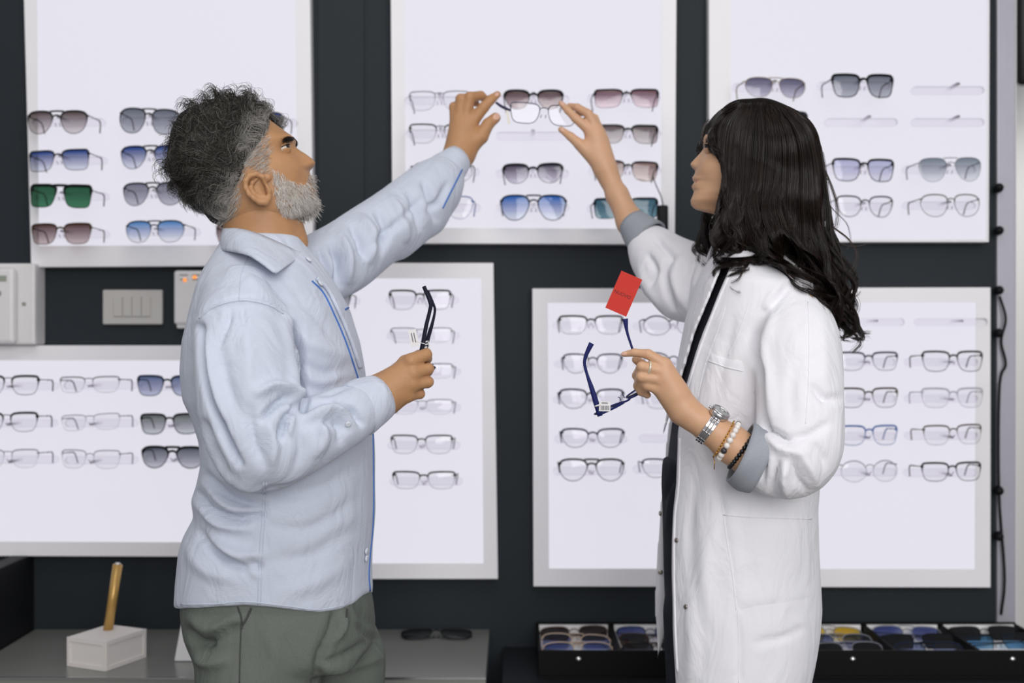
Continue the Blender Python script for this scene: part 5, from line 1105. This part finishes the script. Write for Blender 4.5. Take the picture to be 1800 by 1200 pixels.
# ================================================================== things held and worn
M_tag = mat('price_tag', (228, 226, 226), 0.6); M_ink = mat('tag_ink', (110, 110, 114), 0.8); M_red = mat('red_card', (198, 58, 48), 0.7, spec=.2, var=.03)
M_silver = mat('watch_steel', (205, 205, 208), 0.22, metal=1.0); M_goldj = mat('gold_jewel', (206, 160, 72), 0.25, metal=1.0); M_bead = mat('howlite_bead', (232, 226, 222), 0.3, var=.08, varscale=160)
def flat_tag(c, ux, uz, w, h, th, nm, m, parent=None, **kw):
    """a small card: centre, two unit axes, width, height"""
    ux = np.array(ux, float); ux /= np.linalg.norm(ux); uz = np.array(uz, float); uz -= ux * (uz @ ux); uz /= np.linalg.norm(uz); n = np.cross(ux, uz)
    V, Fc = box(-w / 2, w / 2, -th / 2, th / 2, -h / 2, h / 2); V = np.array([c + v[0] * ux - v[1] * n + v[2] * uz for v in V])
    return mk(nm, V, Fc, m, parent, smooth=False, **kw), ux, uz, n
def held(name, loc, xf, W, H, shape, fcol, brow, low, label, paths, tw_, bridge='single', lens=None):
    """glasses with a free orientation; paths: temple centre lines in world space"""
    t = glasses(name, loc, W, H, shape, fcol, brow, low, lens, label, 'glasses', (0, 0, 0), bridge)
    xf = np.array(xf, float)
    for o in list(t.children):
        me = o.data
        if o.name.startswith('temple'):
            bpy.data.objects.remove(o); continue
        co = np.zeros(len(me.vertices) * 3); me.vertices.foreach_get('co', co); co = co.reshape(-1, 3) @ xf.T; me.vertices.foreach_set('co', co.astype(np.float32).ravel()); me.update()
    tm2 = mat('rim_' + '_'.join(map(str, fcol)), fcol, 0.4)
    for pth, rr in zip(paths, tw_):
        p = catmull(pth, 26); r = np.interp(np.linspace(0, 1, 26), np.linspace(0, 1, len(rr)), rr); mk('temple', *tube(p, r, 8, flat=.55), tm2, t)
    return t
def frame3(x, y):
    x = np.array(x, float); x /= np.linalg.norm(x); y = np.array(y, float); y -= x * (x @ y); y /= np.linalg.norm(y); return np.stack([x, y, np.cross(x, y)], 1)
# clear metal glasses held up between the two raised hands
yh = 2.255; c = P(956, 201, yh)
t = held('eyeglasses', c, frame3((1, .12, -.05), (0, 1, .05)), S(118, yh), S(36, yh), 'rect', (58, 60, 84), .0010, .0007, 'thin metal eyeglasses held up between the two raised hands',
     [[P(897, 194, yh), P(890, 191, yh + .004), P(880, 186, yh + .012), P(872, 180, yh + .02)], [P(1015, 202, yh + .01), P(1018, 196, yh + .05), P(1016, 190, yh + .11)]], [(.0022, .0030, .0028, .0022), (.0014, .0012)], bridge='single')
o, *_ = flat_tag(P(893, 206, yh - .004), (1, 0, .15), (-.1, 0, 1), S(4, yh), S(24, yh), .0006, 'paper_tag', mat('cream_tag', (226, 220, 205), .6), t)
# dark glasses standing up out of the man's fist
yA, yB = 1.752, 1.80
t = held('eyeglasses', P(741, 648, 1.785), frame3((.03, 1, 0), (.16, 0, 1)), .128, .030, 'rect', (22, 24, 40), .0016, .0010, 'dark folded eyeglasses standing up from the man\'s lowered fist',
     [[P(738, 628, yA), P(742.5, 609, yA), P(749, 573, yA), P(755.5, 546, yA), P(756.5, 532, yA), P(745, 503, yA)], [P(745, 628, yB), P(749, 611, yB), P(753, 592, yB), P(760, 568, yB), P(764.5, 546, yB), P(762, 535, yB), P(751.5, 511, yB)]],
     [(.0034, .0034, .0030, .0028, .0030, .0030), (.0034, .0032, .0030, .0020, .0020, .0024)])
for dx, dy in ((0, 0), (-1.5, 5), (-2.5, 10)):
    flat_tag(P(750.5 + dx, 600 + dy, yB - .004), (1, 0, .2), (-.2, 0, 1), S(6, yB), S(2.4, yB), .0006, 'white_mark', M_tag, t)
flat_tag(P(754, 605, yB - .004), (1, 0, .2), (-.22, 0, 1), S(2.0, yB), S(13, yB), .0006, 'white_mark', M_tag, t)
o, ux, uz, n = flat_tag(P(727, 594, yA - .004), (.95, 0, .2), (.28, 0, 1), S(14, yA), S(30, yA), .0005, 'price_tag', M_tag, t)
for k, (a, l) in enumerate(((-2.5, 16), (2, 17))): flat_tag(P(727 + a, 593, yA - .0046), (.95, 0, .2), (.28, 0, 1), S(1.6, yA), S(l, yA), .0002, 'print_line', M_ink, t)
mk('tag_thread', *tube([P(733, 600, yA - .004), P(742, 603, yA - .004), P(747, 604, yA - .004)], .0005, 5), M_tag, t)
# blue glasses dangling from the woman's lower hand
yw_ = 1.735; L0 = P(1055, 731, yw_); xdir = np.array([.078, .062, .040]); ydir = np.array([-.26, .0, .96]); xf = frame3(xdir, ydir)
Wd = .120; NV = (30, 36, 92); ctr = L0 + xf[:, 0] * Wd / 2 - xf[:, 2] * .0087
hr = L0 + xf[:, 0] * (Wd + .002); ur, vr = pix(hr[None]); yR = hr[1]
t = held('eyeglasses', ctr, xf, Wd, .028, 'rect', NV, .0018, .0010, 'navy blue eyeglasses dangling from the woman\'s lower hand',
     [[P(1055, 731, yw_), P(1047, 705, yw_), P(1040, 682, yw_), P(1032, 658, yw_), P(1027.5, 638, yw_), P(1031, 622, yw_), P(1040, 603, yw_)], [P(float(ur[0]), float(vr[0]), yR), P(1132, 664, yR - .01), P(1119, 634, yR - .02), P(1109, 605, yR - .02), P(1102, 582, yR - .02), P(1099, 560, yR - .02)]],
     [(.0040, .0042, .0036, .0022, .0024, .0030, .0040), (.0030, .0026, .0022, .0018, .0022, .0042)])
o, ux, uz, n = flat_tag(P(1063, 714, yw_ - .005), (1, 0, -.03), (.03, 0, 1), S(20, yw_), S(17, yw_), .0005, 'barcode_tag', M_tag, t)
for k in range(9): flat_tag(P(1056.5 + k * 1.7, 716.5, yw_ - .0057), (1, 0, -.03), (.03, 0, 1), S((.9, .5, 1.1)[k % 3], yw_), S(7.5, yw_), .0002, 'barcode_bar', M_ink, t)
flat_tag(P(1063, 708, yw_ - .0057), (1, 0, -.03), (.03, 0, 1), S(11, yw_), S(1.8, yw_), .0002, 'print_line', M_ink, t)
mk('tag_band', *tube([P(1046, 714, yw_ - .005), P(1052, 712, yw_ - .006), P(1056, 711, yw_ - .005)], .0012, 6), M_tag, t)
# red card tied to the temple tip
yc_ = float(yR) - .018; tr_ = np.array([39, 0, -17.0]); up_ = np.array([31, 0, 64.0])
o, ux, uz, n = flat_tag(P(1096.5, 516, yc_), tr_, up_, S(40, yc_), S(71, yc_), .0008, 'red_card', M_red, label=None) if False else flat_tag(P(1096.5, 516, yc_), tr_, up_, S(40, yc_), S(71, yc_), .0008, 'red_card', M_red)
tag(o, 'red paper card tied to the tip of the dangling blue glasses', 'card')
fc_ = bpy.data.curves.new('lettering', 'FONT'); fc_.body = 'NUOVO'; fc_.size = S(8.5, yc_); fc_.align_x = 'CENTER'; fc_.align_y = 'CENTER'; fc_.extrude = .0001
fc_.materials.append(mat('card_ink', (96, 26, 30), .7)); f0 = bpy.data.objects.new('lettering_curve', fc_); COL.objects.link(f0); bpy.context.view_layer.update(); me_ = bpy.data.meshes.new_from_object(f0.evaluated_get(bpy.context.evaluated_depsgraph_get())); bpy.data.objects.remove(f0); fo = bpy.data.objects.new('lettering', me_); COL.objects.link(fo); fo.parent = o
p_ = P(1094, 517.5, yc_) - ORG[o.name] + np.array([0, -.0006, 0]); Mx = Matrix(((ux[0], uz[0], -n[0] * 0), (ux[1], uz[1], -1), (ux[2], uz[2], 0))).to_4x4(); Mx.translation = Vector(p_); fo.matrix_local = Mx

# wristwatch, bracelets, ring: rings round the forearm axis
def ring_frame(c, axis):
    ax = np.array(axis, float); ax /= np.linalg.norm(ax); e1 = np.cross(ax, [0, 1.0, 0]); e1 /= np.linalg.norm(e1)
    if e1[2] < 0: e1 = -e1
    e2 = np.cross(ax, e1); e2 = e2 if e2[1] < 0 else -e2; return c, ax, e1, e2
fa = P(1285, 780, 1.745) - P(1222, 735, 1.755)
def obox(c, a, b, d, sa, sb, sd, bev=.0006):
    V, Fc = box(-sa / 2, sa / 2, -sb / 2, sb / 2, -sd / 2, sd / 2, bev); return np.array([c + v[0] * a + v[1] * b + v[2] * d for v in V]), Fc
c, ax, e1, e2 = ring_frame(P(1246, 752, 1.750), fa); R_ = S(29.5, 1.75)
t = empty('wristwatch', c, 'silver steel wristwatch with link bracelet on the woman\'s forearm', 'watch')
pos = lambda q, r=R_: c + r * (math.cos(q) * e1 + math.sin(q) * e2)
for k in range(20):
    q = math.radians(52 + k * (360 - 60) / 19.5); nn = math.cos(q) * e1 + math.sin(q) * e2; tn = np.cross(ax, nn); wd = .0155 - .003 * math.sin(math.radians(k * 9))
    seg_ = [obox(pos(q) + ax * o_ * wd, ax, tn, nn, wd * f_, .0070, .0030) for o_, f_ in ((-.33, .30), (0, .30), (.33, .30))]; mk('link', *cat_(*seg_), M_silver, t, smooth=False)
q = math.radians(22); nn = math.cos(q) * e1 + math.sin(q) * e2; cc_ = pos(q, R_ + .003)
mk('case', *disc(cc_, nn, .0150, .0050, 32), M_silver, t); mk('bezel', *tube([cc_ + nn * .0052 + .0132 * (math.cos(a) * ax + math.sin(a) * np.cross(nn, ax)) for a in np.linspace(0, 2 * math.pi, 36, endpoint=False)], .0016, 6, closed=True), M_silver, t)
mk('dial', *disc(cc_ + nn * .0056, nn, .0118, .0004, 28), mat('dial', (170, 176, 172), .3, metal=.4, var=.2, varscale=400), t)
for a, l in ((.6, .008), (2.4, .006)):
    dr = math.cos(a) * ax + math.sin(a) * np.cross(nn, ax); mk('hand', *tube([cc_ + nn * .0064, cc_ + nn * .0064 + dr * l], .0005, 5), M_silver, t)
mk('crown', *tube([cc_ - ax * .0145, cc_ - ax * .0185], .0022, 10), M_silver, t)
# bead bracelet
c, ax, e1, e2 = ring_frame(P(1280, 776, 1.746), fa * np.array([1, 1, 1.0]) + np.array([0.006, 0, 0.004])); R_ = S(35.5, 1.746); pos = lambda q, r=R_: c + r * (math.cos(q) * e1 + math.sin(q) * e2)
t = empty('bead_bracelet', c, 'bracelet of white marbled beads on the woman\'s forearm', 'bracelet')
nb = 21
for k in range(nb): mk('bead', *ellipsoid(pos(2 * math.pi * k / nb), .0047, .0047, .0047, 12, 8), M_bead if k % 7 else mat('dark_bead', (60, 56, 60), .2), t)
mk('cord', *tube([pos(a) for a in np.linspace(0, 2 * math.pi, 40, endpoint=False)], .0007, 5, closed=True), M_bead, t)
c2 = c - ax * .0075; tg = empty('gold_bracelet', c2, 'fine gold chain bracelet beside the white beads', 'bracelet'); ORGc = c; c = c2
for k in range(34): 
    a0, a1 = 2 * math.pi * k / 34, 2 * math.pi * (k + .95) / 34; mk('chain_link', *tube([pos(a0, R_ - .0012), pos((a0 + a1) / 2, R_ + (.0012 if k % 2 else -.0004)), pos(a1, R_ - .0012)], .0011, 5), M_goldj, tg)
bt = pos(math.radians(178), R_ + .001); mk('chain_tail', *tube([bt + np.array([0, -.002, 0]), bt + np.array([.0015, -.003, -.008]), bt + np.array([.0008, -.003, -.018])], .0007, 5), M_goldj, tg)
c, ax, e1, e2 = ring_frame(P(1304, 790, 1.744), fa); R_ = S(37.5, 1.744); t = empty('black_bracelet', c, 'black beaded bracelet just inside the turned-up grey cuff', 'bracelet')
for k in range(30): mk('bead', *ellipsoid(c + R_ * (math.cos(k * 2 * math.pi / 30) * e1 + math.sin(k * 2 * math.pi / 30) * e2), .0036, .0036, .0036, 10, 7), mat('black_bead', (22, 24, 28), .15), t)
# finger ring
c, ax, e1, e2 = ring_frame(P(1140, 646, 1.7405), P(1166, 652, 1.745) - P(1128, 644, 1.739)); mk_ring = tube([c + S(10.6, 1.74) * (math.cos(a) * e1 + math.sin(a) * e2) for a in np.linspace(0, 2 * math.pi, 40, endpoint=False)], .0019, 8, closed=True, flat=1.0)
o = mk('finger_ring', *mk_ring, mat('pearl_ring', (226, 216, 196), .2, metal=.4), org=c); tag(o, 'wide pale ring on the woman\'s lower hand', 'ring')
# finger nails that face the camera
def nail(px_, py_, tree, ang, w_, l_, parent):
    p, n_ = hit(tree, px_, py_, -.0004)
    if p is None: return
    a = np.array([math.cos(ang), 0, -math.sin(ang)]); a -= n_ * (a @ n_); a /= np.linalg.norm(a); b = np.cross(n_, a); V, Fc = ellipsoid((0, 0, 0), 1, 1, 1, 14, 8)
    mk('nail', np.array([p + v[0] * l_ * a + v[1] * w_ * b + v[2] * .0009 * n_ for v in V]), Fc, M_nail, parent)
tman = bvh(*[(lambda o: (np.array([(o.matrix_basis @ v.co)[:] for v in o.data.vertices]), [list(p.vertices) for p in o.data.polygons]))(man)][0])
twom = bvh(*[(lambda o: (np.array([(o.matrix_basis @ v.co)[:] for v in o.data.vertices]), [list(p.vertices) for p in o.data.polygons]))(wom)][0])
nail(873, 205, tman, math.radians(-35), .0065, .0080, man); nail(874, 165.5, tman, math.radians(-40), .0040, .0050, man)
nail(1096.5, 621, twom, math.radians(0), .0030, .0050, wom); nail(987.5, 182, twom, math.radians(50), .0035, .0055, wom); nail(988, 228, twom, math.radians(40), .0035, .0055, wom)
